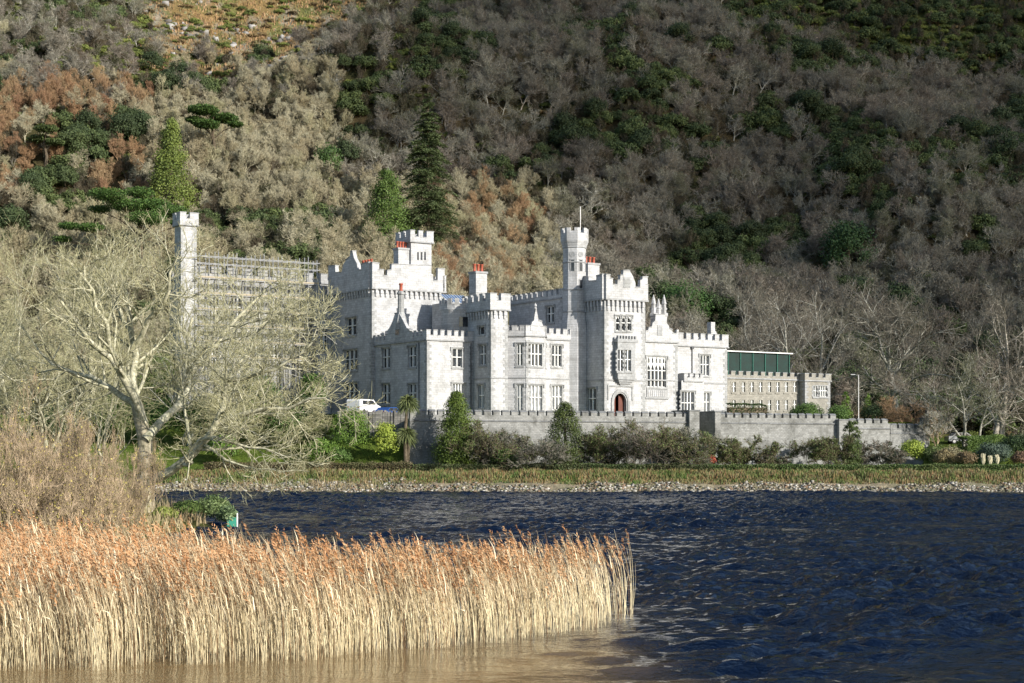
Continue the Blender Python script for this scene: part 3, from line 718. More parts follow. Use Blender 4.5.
mb.box(q0, q1, dq, dq+.8, zt, zq-1.2); mb.box(q0, q0+.7, dq, dq+.8, zq-1.2, zq); mb.prism([(q1, zq-1.2), (q1+1.2, zt+.3), (q1, zt+.3)], dq, dq+.8, lambda a, n, z: (a, n, z)); mb.build('chimney', M_wall, castle)

# --- left range behind the scaffold, with its tower
dW = kd+2.2; w1 = sA(345, dW); w1 = k0+3; w0 = sA(196, dW)
E = rect(w0, w1, dW, dW+9); zt = E[0].z(284, E[0].L)
hf = []
for pxx in (214, 236, 258, 276, 305):
    hf.append(hole(E[0], pxx-5, pxx+5, 298, 318)); hf.append(hole(E[0], pxx-5, pxx+5, 345, 368))
walls(E, 0, zt, {0: hf}, mats=M_wall2)
for h in hf: window(E[0], h, 3)
parapet(E, [0, 1, 2, 3], zt, .35, 1.3, .8, .75, .4, .12, mats=M_wall2)
p0 = sA(181, dW-1.5); p1 = sA(196.5, dW-1.5)
Ep = rect(p0, p1, dW-1.5, dW+.6); zp = Ep[0].z(224, 0)
walls(Ep, 0, zp, {}); parapet(Ep, [0, 1, 2, 3], zp, .7, .7, .5, .75, .35, .2); quoins([(p0, dW-1.5, 1, 1), (p1, dW-1.5, -1, 1)], 0, zp)
# lower wing left of the keep, in the scaffold's shadow
l0 = sA(318, dW-2.1); El = rect(l0, k0+1.5, dW-2.1, dW-.1); zl = El[0].z(318, 0)
hf = [hole(El[0], 321, 327.5, 330, 350)]
walls(El, 0, zl, {0: hf}); window(El[0], hf[0], 2); parapet(El, [0, 3], zl, .4, .7, .5, .6, .35, .12)

# roofs behind the parapets
mb = MB()
for (s0, s1, d0, d1, z) in ((1, sL1-1, 1, dk-1, 10), (w0+1, w1-1, dW+1, dW+8, zt-1+.5)):
    dm = (d0+d1)/2; mb.add([(s0, d0, z), (s1, d0, z), (s1, d1, z), (s0, d1, z), (s0, dm, z+1.4), (s1, dm, z+1.4)], [(0, 1, 5, 4), (2, 3, 4, 5), (0, 4, 3), (1, 2, 5)])
mb.build('roof', M_slate, castle)

# ------------------------------------------------------------------ scaffolding in front of the left range
sc = link('scaffolding', None, label='galvanised tube scaffolding with plank decks along the battlements left of the keep', cat='scaffolding', loc=(O[0], O[1], ZB), rz=TH)
Ys = Edge((w0-.5, dW-1.3), (l0-.3, dW-1.3)); ztop = Ys.z(262, Ys.L)
mb_p = MB(); mb_p.tube([(0, 0, -.6), (0, 0, ztop)], .06, 5); pole_me = mb_p.mesh('pole', M_metal)
n = 13
for row, off in ((0, 0), (1, 1.1)):
    for j in range(n+1):
        p = Ys.fr(Ys.L*j/n, off-(.0), 0)
        if off > 0 and p[1] < dW-2.9 and p[0] > l0: pass
        link('pole', pole_me, sc, loc=(p[0], p[1], (j*37 % 5)*.12))
lv = [ztop-.3, ztop-1.2, zt-.6, zt-2.6, zt-4.6, zt-6.6, zt-8.6, zt-10.6]
for row, off in ((0, .06), (1, 1.16)):
    for z in lv:
        mb = MB(); mb.tube([Ys.fr(-.4, off, z), Ys.fr(Ys.L+.4, off, z+.0)], .055, 5); mb.build('ledger', M_metal, sc)
for z in lv[2::1]:
    mb = MB()
    for q in range(4): mb.box(-.2, Ys.L+.2, .08+q*.27, .32+q*.27, z+.06, z+.11, 0, Ys.fr)
    mb.box(-.2, Ys.L+.2, 1.17, 1.21, z+.11, z+.3, 0, Ys.fr)
    mb.build('deck', M_plank, sc)
for z in lv[2:]:
    mb = MB()
    for j in range(n+1): mb.tube([Ys.fr(Ys.L*j/n, -.1, z-.06), Ys.fr(Ys.L*j/n, 1.3, z-.06)], .035, 5)
    mb.build('transom', M_metal, sc)
for j in range(0, n, 3):
    mb = MB(); mb.tube([Ys.fr(Ys.L*j/n, 1.2, lv[-1]), Ys.fr(Ys.L*(j+1.5)/n, 1.2, lv[2])], .035, 5); mb.build('brace', M_metal, sc)

# ------------------------------------------------------------------ annex
annex = link('annex_building', None, label='long two storey brown stone annex with small battlements at the right end of the castle', cat='building', loc=(O[0], O[1], ZB), rz=TH)
dK = dJ+5; K0 = sJ1-.3; K1 = sA(802, dK)
E = rect(K0, K1, dK, dK+8); zt = E[0].z(378, 8)
hf = []
for pxx in (734, 743.3, 752, 760.7, 769.4, 777.8, 786.2, 794.8):
    hf.append(hole(E[0], pxx-1.6, pxx+1.6, 382, 392)); hf.append(hole(E[0], pxx-1.6, pxx+1.6, 400, 410))
walls(E, -.5, zt, {0: hf}, mats=M_brown, parent=annex, depth=.3)
for h in hf: window(E[0], h, 2, True, M_glass2, parent=annex, hood=False, trim=M_brown)
parapet(E, [0, 1, 2, 3], zt, .3, .75, .6, .5, .35, .12, mats=M_brown, parent=annex)
n0 = sA(805, dK-1.2); n1 = sA(830, dK-1.2)
En = rect(n0, n1, dK-1.2, dK+6); ztn = En[0].z(380, 0)
hf = [hole(En[0], 813.5, 817.5, 386, 396.5), hole(En[0], 818.5, 827.5, 386, 396.5), hole(En[0], 808.5, 811, 405, 412)]
walls(En, -.5, ztn, {0: hf}, mats=M_brown, parent=annex, name='end_tower')
for h, l in zip(hf, (2, 4, 1)): window(En[0], h, l, True, parent=annex, hood=False, trim=M_trim)
parapet(En, [0, 1, 2, 3], ztn, .35, .75, .55, .5, .35, .12, mats=M_brown, parent=annex)
quoins([(n0, dK-1.2, 1, 1), (n1, dK-1.2, -1, 1)], 0, ztn, mats=M_trim, parent=annex)

# green netted shelter on the annex roof
gs = link('roof_shelter', None, label='dark green netted shelter with a pale sheeted roof above the brown annex', cat='shelter', loc=(O[0], O[1], ZB), rz=TH)
dG = dK+2.0; g0 = sA(727, dG); g1 = sA(789, dG)
E = rect(g0, g1, dG, dG+6); z0 = zt+.1; z1 = E[0].z(349.5, 0); z2 = E[0].z(356.5, E[0].L)
zz1 = (z1+z2)/2
mb = MB()
for Ei in E: mb.prism([(0, z0), (Ei.L, z0), (Ei.L, zz1), (0, zz1)], -.03, 0, Ei.fr)
mb.build('netting', M_green, gs)
mb = MB(); mb.prism([(-.4, zz1+.02), (E[0].L+.4, zz1+.02), (E[0].L+.4, zz1+.16), (-.4, zz1+.16)], -6.4, .4, E[0].fr); mb.build('roof_sheet', M_white, gs)
for j in range(6):
    mb = MB(); a = E[0].L*(j+.02)/5.06; mb.box(a, a+.12, .01, .13, z0, zz1, 0, E[0].fr); mb.build('post', M_greenp, gs)

# ------------------------------------------------------------------ terrace walls
def twall(name, p0, p1, ztop, zbot, off=0, lab='', ret=None, steps=None):
    o = link(name, None, label=lab, cat='wall', loc=(TO[0], TO[1], 0), rz=TT)
    a0, a1 = tA(p0, off), tA(p1, off)
    mb = MB(); th = .7; zc = ztop-1.15
    mb.box(a0, a1, off, off+th, zbot, zc-.14)
    if ret:
        for side in ret:
            x0, x1 = (a0, a0+th) if side == 'L' else (a1-th, a1)
            mb.box(x0+.002, x1-.002, off+th, off+4.2, zbot, zc-.14); mb.box(x0-.05, x1+.05, off+th, off+4.2, zc, zc+.55, 1)
    mb.box(a0-.06, a1+.06, off-.12, off+th+.03, zc-.14, zc+.02, 1)
    mb.box(a0, a1, off-.03, off+th-.2, zc+.02, zc+.6, 0)
    mb.build('wall', [M_terr, M_cope], o)
    mb = MB(); stp = 1.12; n = max(1, int((a1-a0)/stp)); stp = (a1-a0)/n
    for j in range(n):
        a = a0+j*stp; w = stp-.34
        mb.box(a, a+w, off-.034, off+th-.2, zc+.6, zc+1.0)
        c = [(a-.05, off-.1), (a+w+.05, off-.1), (a+w+.05, off+th-.13), (a-.05, off+th-.13)]
        mb.add([(x, y, zc+1.0) for x, y in c]+[(a-.02, off+.2, zc+1.22), (a+w+.02, off+.2, zc+1.22)], [(0, 1, 5, 4), (2, 3, 4, 5), (1, 2, 5), (3, 0, 4), (3, 2, 1, 0)], 1)
    mb.build('battlement', [M_terr, M_cope], o)
    return o
def pier(px, off, w, z0, z1, dep, o):
    a = tA(px, off); mb = MB(); mb.box(a-w/2, a+w/2, off, off+dep, z0, z1); mb.box(a-w/2-.1, a+w/2+.1, off-.1, off+dep+.1, z1, z1+.15, 1); mb.build('pier', [M_terr, M_cope], o)
zW = wz(411.5, 205)
w1_ = twall('terrace_wall', 410, 692.5, zW, 1.8, 0, 'long battlemented grey stone terrace wall below the castle front, left of the shaded recess')
pier(694.5, -.55, 1.35, 1.8, zW+.15, 4.6, w1_)
w2_ = twall('terrace_wall', 719, 838, wz(413, 210), 1.8, -.3, 'battlemented grey stone terrace wall below the brown annex, between the recess and the ivy pier')
pier(718, -.6, .8, 1.8, wz(412, 210), 5.2, w2_)
w4_ = twall('terrace_wall', 699, 718, wz(414.5, 214), 6.3, 3.6, 'short recessed piece of battlemented wall with grass below it between the two dark piers')
w3_ = twall('terrace_wall', 850, 890, wz(418.5, 216), 1.6, .0, 'weathered battlemented terrace wall right of the ivy pier, the taller stretch')
w5_ = twall('terrace_wall', 890.4, 924.5, wz(423.5, 218), 1.6, .03, 'lowest battlemented stretch of terrace wall ending at the lamp pillar', ret='R')
pier(844, -1.0, 1.4, 1.6, wz(420, 214), 2.2, w3_)
pier(926.5, -.1, .9, 1.6, wz(426, 220)+1.0, .9, w5_)
# green bank in the recess
# rough low wall at the left of the terrace
mb = MB(); rng = random.Random(3)
x0, x1 = wx(338, 201), TO[0]+.2
n = 46
for j in range(n):
    x = x0+(x1-x0)*j/n; g = float(ground(x, 201.5)); w = (x1-x0)/n*1.15
    mb.box(x, x+w, 200.6+rng.uniform(-.08, .08), 201.3, g-2.2, max(g, 7.6)+1.45+rng.uniform(-.12, .18))
mb.build('rubble_wall', M_rubble, label='rough grey rubble wall in front of the parked van at the left end of the terrace', cat='wall')
# ================================================================== vegetation tools
def nrm(a): return a/np.maximum(np.linalg.norm(a, axis=-1, keepdims=True), 1e-9)
def tubes(P, R, m=3):
    """P (N,k,3), R (N,k) -> verts, quads"""
    N_, k, _ = P.shape
    T = np.empty_like(P); T[:, 1:-1] = P[:, 2:]-P[:, :-2]; T[:, 0] = P[:, 1]-P[:, 0]; T[:, -1] = P[:, -1]-P[:, -2]
    T = nrm(T); ref = np.where(np.abs(T[..., 2:3]) < .9, np.array([0, 0, 1.]), np.array([1., 0, 0]))
    A = nrm(np.cross(T, ref)); B = np.cross(T, A)
    an = 2*pi*np.arange(m)/m
    V = P[:, :, None]+R[:, :, None, None]*(A[:, :, None]*np.cos(an)[None, None, :, None]+B[:, :, None]*np.sin(an)[None, None, :, None])
    idx = np.arange(N_*k*m).reshape(N_, k, m); nx_ = np.roll(idx, -1, 2)
    Q = np.stack([idx[:, :-1], nx_[:, :-1], nx_[:, 1:], idx[:, 1:]], -1).reshape(-1, 4)
    return V.reshape(-1, 3), Q
def spawn(rg, P, R, n, t0, t1, lf, ang, up, gn, k, rr, tip=.3, lmin=0, tl=.45, drop=0):
    N_, kk, _ = P.shape; idx = np.repeat(np.arange(N_), n)
    t = (np.tile(np.arange(n), N_)+rg.rand(N_*n))/n*(t1-t0)+t0
    f = t*(kk-1); i = np.minimum(f.astype(int), kk-2); w = (f-i)[:, None]
    p = P[idx, i]*(1-w)+P[idx, i+1]*w; tan = nrm(P[idx, i+1]-P[idx, i])
    r0 = (R[idx, i]*(1-w[:, 0])+R[idx, i+1]*w[:, 0])*rr*(.8+.3*rg.rand(len(idx)))
    PL = np.linalg.norm(np.diff(P, axis=1), axis=2).sum(1)[idx]
    L = PL*lf*(.65+.7*rg.rand(len(idx)))*(1-tl*(t-t0)/(max(t1-t0, .01)))
    L = np.maximum(L, lmin)
    rv = rg.randn(len(idx), 3); perp = nrm(rv-tan*(rv*tan).sum(1)[:, None])
    a = np.radians(ang)*(.6+.8*rg.rand(len(idx)))[:, None]
    d = nrm(np.cos(a)*tan+np.sin(a)*perp+np.array([0, 0, up]))
    out = np.empty((len(idx), k, 3)); out[:, 0] = p
    for j in range(1, k):
        d = nrm(d+gn*rg.randn(len(idx), 3)+np.array([0, 0, up*.35-drop*j/k])); out[:, j] = out[:, j-1]+d*(L/(k-1))[:, None]
    rad = r0[:, None]*(1-(1-tip)*np.arange(k)/(k-1))[None]
    return out, rad
def merge(*parts):
    V = []; Q = []; n = 0
    for v, q in parts: V.append(v); Q.append(q+n); n += len(v)
    return np.concatenate(V), np.concatenate(Q)
def bare_tree(seed, H=9., multi=1, spread=.55, twig=.018, dens=1., lean=.05, bole=.22, up=.12, gn=.16, rt=.022):
    """trunk + limbs, twigs; unit metres"""
    rg = np.random.RandomState(seed); trunks = []
    for m_ in range(multi):
        k = 7; P = np.zeros((1, k, 3)); d = np.array([rg.randn()*lean*(1+multi*.8), rg.randn()*lean*(1+multi*.8), 1.]); d /= np.linalg.norm(d)
        hh = H*(.62 if multi == 1 else .6)*(1 if m_ == 0 else rg.uniform(.7, 1))
        P[0, 0] = (rg.randn()*.15*(multi > 1), rg.randn()*.15*(multi > 1), -.4)
        for j in range(1, k): d = nrm(d+np.array([rg.randn(), rg.randn(), 0])*.10); P[0, j] = P[0, j-1]+d*(hh+.4)/(k-1)
        r = H*rt/(1+.35*(multi-1)); trunks.append((P, (r*(1-.75*np.linspace(0, 1, k)**.8))[None]))
    P = np.concatenate([a for a, b_ in trunks]); R = np.concatenate([b_ for a, b_ in trunks])
    n1 = max(5, int(9*dens/multi**.5))
    P1, R1 = spawn(rg, P, R, n1, bole, 1., spread, 48, up, gn, 6, .62, .25, tl=.35)
    P2, R2 = spawn(rg, P1, R1, 6, .25, 1., .6, 46, up, gn*1.1, 5, .6, .3)
    P3, R3 = spawn(rg, P2, R2, 5, .2, 1., .68, 46, up, gn*1.2, 4, .6, .4)
    P4, R4 = spawn(rg, P3, R3, max(3, int(2.9*dens)), .1, 1., .8, 44, up, gn*1.2, 3, .6, .5)
    R3 = np.maximum(R3, twig); R4 = np.maximum(R4, twig*.8)
    tr = merge(tubes(P, R, 7), tubes(P1, R1, 5), tubes(P2, np.maximum(R2, twig*1.7), 4))
    tw = merge(tubes(P3, R3, 3), tubes(P4, R4, 3))
    top = max(P4[..., 2].max(), .1)
    return (tr[0], tr[1]), (tw[0], tw[1]), top
def quadleaf(rg, C, size, nbias=None, bias=.6, asp=.7):
    n = len(C); nv = rg.randn(n, 3)
    if nbias is not None: nv = nrm(nv)*(1-bias)+nbias*bias
    nv = nrm(nv); rv = rg.randn(n, 3); a = nrm(np.cross(nv, rv)); b_ = np.cross(nv, a)
    s = (size*(.6+.8*rg.rand(n)))[:, None]; a = a*s; b_ = b_*s*asp
    V = np.stack([C-a, C-b_*.9, C+a, C+b_], 1).reshape(-1, 3)
    return V, np.arange(4*n).reshape(-1, 4)
def crown(seed, n, shape, size, clumps=60, csz=.22, cols=((.03, .06, .02), (.06, .10, .03)), asp=.7):
    """leaf-sized faces in clumps over a crown shape; shape(u)->points, normals, in metres"""
    rg = np.random.RandomState(seed)
    cc, cn, cr = shape(rg, clumps)
    i = rg.randint(0, clumps, n); off = nrm(rg.randn(n, 3))*(rg.rand(n, 1)**.45)
    C = cc[i]+off*(cr[i]*csz)[:, None]*np.array([1, 1, .75]); nb = nrm(off+cn[i]*.6)
    V, Q = quadleaf(rg, C, np.full(n, size), nb, .55, asp)
    f = rg.rand(clumps)[i]*.6+rg.rand(n)*.4
    c = np.array(cols[0])*(1-f[:, None])+np.array(cols[1])*f[:, None]
    return V, Q, np.repeat(c, 4, 0)
def ellip(rx, rz, zc, low=-.6, flat=1):
    def f(rg, n):
        d = nrm(rg.randn(n, 3)); d[:, 2] = np.where(d[:, 2] < low, -d[:, 2], d[:, 2]); r = (.55+.45*rg.rand(n)**.5)[:, None]
        return d*r*np.array([rx, rx, rz])+np.array([0, 0, zc]), d, np.full(n, min(rx, rz))*(.95+.7*rg.rand(n))
    return f
def cone(r, h, z0=.0, pw=.8):
    def f(rg, n):
        u = rg.rand(n)**1.3; a = rg.rand(n)*2*pi; rr = r*((1-u)**pw)*(.64+.36*rg.rand(n)) * np.minimum(1, .55+u*4)
        return np.stack([rr*np.cos(a), rr*np.sin(a), z0+u*h], 1), np.stack([np.cos(a), np.sin(a), a*0+.3], 1), (r*(.42+.68*(1-u)))*np.ones(n)*1.25
    return f
def vegmat(name, rough=.7, rnd=.35, trans=False, hue=.0):
    """leaf material: colour attribute, varied per plant"""
    m, t, b = newmat(name, rough, .25)
    at = N(t, 'ShaderNodeAttribute'); at.attribute_name = 'Col'
    oi = N(t, 'ShaderNodeObjectInfo')
    r = ramp(t, oi.outputs['Random'], [(0, (1-rnd,)*3), (.5, (1, 1, 1)), (1, (1+rnd, 1+rnd*.7, 1+rnd*.4))])
    c = mix(t, at.outputs['Color'], r, 1.0, 'MULTIPLY'); t.links.new(c, b.inputs['Base Color'])
    return m
def barkmat(name, cols, rough=.85):
    m, t, b = newmat(name, rough, .15)
    oi = N(t, 'ShaderNodeObjectInfo'); tc = N(t, 'ShaderNodeTexCoord')
    r = ramp(t, oi.outputs['Random'], [(i/(len(cols)-1), c_) for i, c_ in enumerate(cols)])
    f = ramp(t, noise(t, tc.outputs['Object'], 3.2, 6, .7), [(.36, (.42, .44, .36)), (.62, (1.25,)*3)]); bump(t, b, noise(t, tc.outputs['Object'], 5, 5), .6, .06)
    t.links.new(mix(t, r, f, 1., 'MULTIPLY'), b.inputs['Base Color']); return m
M_leaf = vegmat('leaves')
M_leaf1 = vegmat('garden_leaves', .6, .0)
M_grey = barkmat('grey_bark', [(.30, .275, .24), (.42, .39, .34), (.34, .29, .25), (.50, .48, .43), (.28, .26, .22)])
M_greyt = barkmat('grey_twigs', [(.20, .18, .15), (.28, .26, .22), (.23, .19, .16), (.32, .30, .25), (.20, .20, .13)])
M_beige = barkmat('beige_twigs', [(.42, .37, .26), (.50, .46, .34), (.40, .34, .23), (.46, .43, .28)])
M_rust = barkmat('rust_twigs', [(.36, .22, .13), (.42, .30, .18), (.33, .19, .12)])
M_brush = barkmat('brush_twigs', [(.09, .075, .05), (.13, .10, .065), (.09, .095, .05), (.11, .085, .06)])
M_pale = barkmat('pale_lichen_bark', [(.42, .40, .29), (.48, .45, .34)])
M_palet = barkmat('pale_twigs', [(.40, .38, .22), (.47, .44, .27)])
M_trunk = barkmat('dark_trunk', [(.09, .07, .05), (.14, .11, .08)])

# ------------------------------------------------------------------ cloud out to the right and behind, shading the upper hill
def hillpt(px, py):
    lo, hi = 262., 1300.
    Y = np.linspace(lo, hi, 2600); zr = CAMZ-(py-HOR)*Y/F; zg = ground((px-512)*Y/F, Y)
    i = np.argmax(zg >= zr); return np.array([(px-512)*Y[i]/F, Y[i], zg[i]])
bd = [(425, -5), (392, 35), (345, 62), (300, 88), (335, 128), (352, 168), (430, 205), (560, 222), (650, 262), (700, 335), (760, 385), (860, 404), (1024, 414), (1150, 416)]
HC = 520.
pts = []
for px, py in bd:
    p = hillpt(px, max(py, 2)); p[2] += 3; tt = (HC-p[2])/Sdir[2]; pts.append((p+Sdir*tt)[:2])
far1 = pts[-1]+np.array([420, -40]); far2 = far1+np.array([60, 900]); far3 = pts[0]+np.array([60, 420])
poly = pts+[far1, far2, far3]
def inpoly(x, y, P):
    ins = np.zeros(x.shape, bool); j = len(P)-1
    for i in range(len(P)):
        xi, yi = P[i]; xj, yj = P[j]
        ins ^= ((yi > y) != (yj > y)) & (x < (xj-xi)*(y-yi)/((yj-yi) if yj != yi else 1e-9)+xi); j = i
    return ins
PA = np.array(poly); st = 9.
cx_, cy_ = np.meshgrid(np.arange(PA[:, 0].min(), PA[:, 0].max()+st, st), np.arange(PA[:, 1].min(), PA[:, 1].max()+st, st))
wob = 9*fbm(cx_, cy_, 60, 3, 8)
ins = inpoly(cx_+wob, cy_+wob, poly)
dist = np.zeros(ins.shape); cur = ins.copy()
for k in range(12):
    dist += cur; cur = cur & np.roll(cur, 1, 0) & np.roll(cur, -1, 0) & np.roll(cur, 1, 1) & np.roll(cur, -1, 1)
thk = np.sqrt(dist/12.)*45*(1+.35*fbm(cx_, cy_, 45, 3, 2))
rr_, cc_ = ins.shape; V = []; Qs = []; vid = {}
def vtx(i, j, s):
    if (i, j, s) not in vid: vid[(i, j, s)] = len(V); V.append((cx_[i, j], cy_[i, j], HC+(thk[i, j] if s else -.25*thk[i, j])))
    return vid[(i, j, s)]
for i in range(rr_-1):
    for j in range(cc_-1):
        if ins[i, j] and ins[i+1, j] and ins[i, j+1] and ins[i+1, j+1]:
            for s in (0, 1): Qs.append([vtx(i, j, s), vtx(i, j+1, s), vtx(i+1, j+1, s), vtx(i+1, j, s)])
M_cloud = plain('cloud_white', (.8, .8, .8), 1, 0, 0, .02, .01)
_t = M_cloud.node_tree; _tr = N(_t, 'ShaderNodeBsdfTransparent'); _mx = N(_t, 'ShaderNodeMixShader'); _mx.inputs[0].default_value = .58
_t.links.new(_t.nodes['Principled BSDF'].outputs[0], _mx.inputs[1]); _t.links.new(_tr.outputs[0], _mx.inputs[2]); _t.links.new(_mx.outputs[0], _t.nodes['Material Output'].inputs[0])
link('cloud', mesh_np('cloud', V, Qs, M_cloud, smooth=True), kind='structure')

# ------------------------------------------------------------------ tree kinds
KINDS = {}
def kind_bare(key, variants, mt, mw, **kw):
    out = []
    for v in variants:
        (tv, tq), (wv, wq), top = bare_tree(v, **kw)
        out.append((mesh_np('trunk', tv, tq, mt, smooth=True), mesh_np('crown', wv, wq, mw), top))
    KINDS[key] = out
kind_bare('grey', [1, 2, 3, 4], M_grey, M_greyt, H=9, twig=.021, spread=.6, dens=1.5)
kind_bare('greym', [5, 6], M_grey, M_greyt, H=9, twig=.021, multi=3, spread=.6, dens=1.5)
def recol(key, src, mt, mw):
    out = []
    for t_, w_, top in KINDS[src]:
        a = t_.copy(); a.materials[0] = mt; b2 = w_.copy(); b2.materials[0] = mw; out.append((a, b2, top))
    KINDS[key] = out
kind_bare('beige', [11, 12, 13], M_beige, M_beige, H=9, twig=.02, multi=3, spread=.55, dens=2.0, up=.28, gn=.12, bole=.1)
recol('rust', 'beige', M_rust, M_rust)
recol('brush', 'beige', M_greyt, M_brush)
recol('beige2', 'grey', M_beige, M_beige)
def kind_leaf(key, seeds, n, shp, size, clumps, csz, cols, H, tr=.12, mat=None):
    out = []
    for s in seeds:
        v, q, c_ = crown(s, n, shp, size, clumps, csz, cols)
        m = MB(); m.tube([(0, 0, -.4), (.03*H*.2, 0, H*.5), (0, 0, H*.85)], [tr, tr*.7, tr*.2], 6)
        out.append((m.mesh('trunk', M_trunk), mesh_np('crown', v, q, mat or M_leaf, colr=c_), H))
    KINDS[key] = out
kind_leaf('bush', [21, 22, 23], 2600, ellip(2.2, 1.6, 1.3, -.3), .15, 46, .38, ((.04, .06, .022), (.085, .115, .04)), 3.0)
kind_leaf('pine', [31, 32], 3600, ellip(2.6, 2.6, 4.2, -.4), .16, 34, .42, ((.032, .052, .022), (.065, .09, .035)), 6.8)
kind_leaf('scrub', [41, 42], 1900, ellip(2.3, 1.0, .7, -.2), .13, 50, .36, ((.13, .10, .05), (.20, .15, .075)), 1.8)
kind_leaf('gorse', [43, 44], 1900, ellip(2.3, 1.1, .8, -.2), .14, 46, .38, ((.09, .12, .028), (.18, .21, .055)), 2.0)

def tree(name, kd_, var, X, Y, scale, label, cat='tree', group=None, rz=0, z=None, sc3=None):
    t_, w_, top = KINDS[kd_][var % len(KINDS[kd_])]
    o = bpy.data.objects.new(name, None); COL.objects.link(o)
    o.location = (X, Y, float(ground(X, Y)) if z is None else z); o.rotation_euler = (0, 0, rz); o.scale = sc3 or (scale,)*3
    o['label'] = label; o['category'] = cat
    if group: o['group'] = group
    a = bpy.data.objects.new('trunk', t_); COL.objects.link(a); a.parent = o
    b2 = bpy.data.objects.new('crown', w_); COL.objects.link(b2); b2.parent = o
    return o

# ------------------------------------------------------------------ woodland over the hill
rw = np.random.RandomState(77)
cell = 3.15
wxs, wys = np.meshgrid(np.arange(-190, 190, cell), np.arange(247, 530, cell))
wxs = (wxs+rw.uniform(-.5, .5, wxs.shape)*cell).ravel(); wys = (wys+rw.uniform(-.5, .5, wys.shape)*cell).ravel()
wzs = ground(wxs, wys); wpx = 512+F*wxs/wys; wpy = HOR-F*(wzs-CAMZ)/wys
hf_ = wys-foot(wxs)
keep_ = (wpx > -170) & (wpx < 1200) & (wpy > -70) & (hf_ > 3)
nA = fbm(wxs, wys, 45, 3, 5); nB = fbm(wxs, wys, 18, 2, 9); u = rw.rand(len(wxs))
# clearings: moor, cliff
moorW = moorf(wpx, wpy, wxs, wys)
heathW = sst(75, 30, wpy-.1*(wpx-800)+14*nB)*sst(690, 760, wpx)
K = np.full(len(wxs), 'grey', dtype='<U8')
K[(u < .3)] = 'greym'
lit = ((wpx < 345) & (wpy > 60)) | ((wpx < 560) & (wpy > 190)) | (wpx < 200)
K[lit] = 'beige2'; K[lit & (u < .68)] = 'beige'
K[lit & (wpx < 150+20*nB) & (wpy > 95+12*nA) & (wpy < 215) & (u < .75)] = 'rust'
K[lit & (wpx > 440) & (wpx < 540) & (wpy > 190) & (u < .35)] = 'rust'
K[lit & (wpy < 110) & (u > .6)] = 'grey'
eg = (nA+.4*nB > .36) & ~(lit & (wpy > 105) & (wpx > 180)) 
K[eg] = 'bush'; K[eg & (u < .22)] = 'pine'
dk_ = (np.abs(wpx-(590+(wpy)*.55)) < 32+16*nB) & (wpy < 175) & (wpy > 35); K[dk_ & (u < .7)] = 'bush'
dk2 = (wpx > 730) & (np.abs(wpy-(110+.25*(wpx-700)+12*nB)) < 17); K[dk2 & (u < .75)] = 'bush'
grn = (wpx < 330) & (wpx > 195) & (wpy > 225) & (wpy < 300); K[grn & (u < .7)] = 'bush'
gl = (wpx < 150) & (wpy < 85+20*nB); K[gl & (u < .55)] = 'gorse'
gl = (wpx > 345) & (wpx < 420) & (wpy < 90); K[gl & (u < .5)] = 'gorse'
und = rw.rand(len(K)); K[(und < .22) & np.isin(K, ['grey', 'greym', 'beige', 'beige2'])] = 'brush'
K[(moorW > .4)] = 'scrub'; K[(heathW > .45)] = 'bush'
K[(heathW > .45) & (u < .4)] = 'gorse'; K[(hf_ < 30) & (wpx > 700) & (u < .62)] = 'bush'; K[(hf_ < 30) & (wpx > 830) & (u < .25)] = 'pine'
keep_ &= ~((moorW > .4) & (u > .45)); keep_ &= ~((heathW > .45) & (u > .8))
SC = {'grey': (.62, 1.0), 'greym': (.6, .95), 'beige': (.6, .95), 'beige2': (.6, .9), 'rust': (.55, .85), 'brush': (.35, .6), 'bush': (.8, 1.5), 'pine': (.7, 1.15), 'scrub': (.28, .7), 'gorse': (.6, 1.1)}
s0 = np.array([SC[k][0] for k in K]); s1 = np.array([SC[k][1] for k in K]); wsc = s0+(s1-s0)*rw.rand(len(K))
wsc *= np.where(np.isin(K, ['grey', 'greym', 'beige', 'beige2', 'rust']) & (hf_ < 60), 1.25, 1)
wrz = rw.rand(len(K))*2*pi; wvar = rw.randint(0, 12, len(K))
ids = np.where(keep_)[0]
# keep clear of the hand-placed trees' feet and of the annex
clear = [(895, 252, 6)]
app = wsc[ids]*np.where(np.isin(K[ids], ['scrub', 'gorse', 'brush']), .3, np.where(K[ids] == 'bush', .45, 1))/wys[ids]
# only points a viewer can see in the frame: not behind the castle's bulk
vis = (wpx[ids] > 5) & (wpx[ids] < 1019) & (wpy[ids] > 5) & ~((wpx[ids] > 330) & (wpx[ids] < 830) & (wpy[ids] > 345)) & ~((wpx[ids] > 200) & (wpx[ids] < 728) & (wpy[ids] > 300)) & (wpy[ids] < 425)
order = ids[np.argsort(-app*vis)]
NI = 215
ind = order[:NI]; rest = order[NI:]
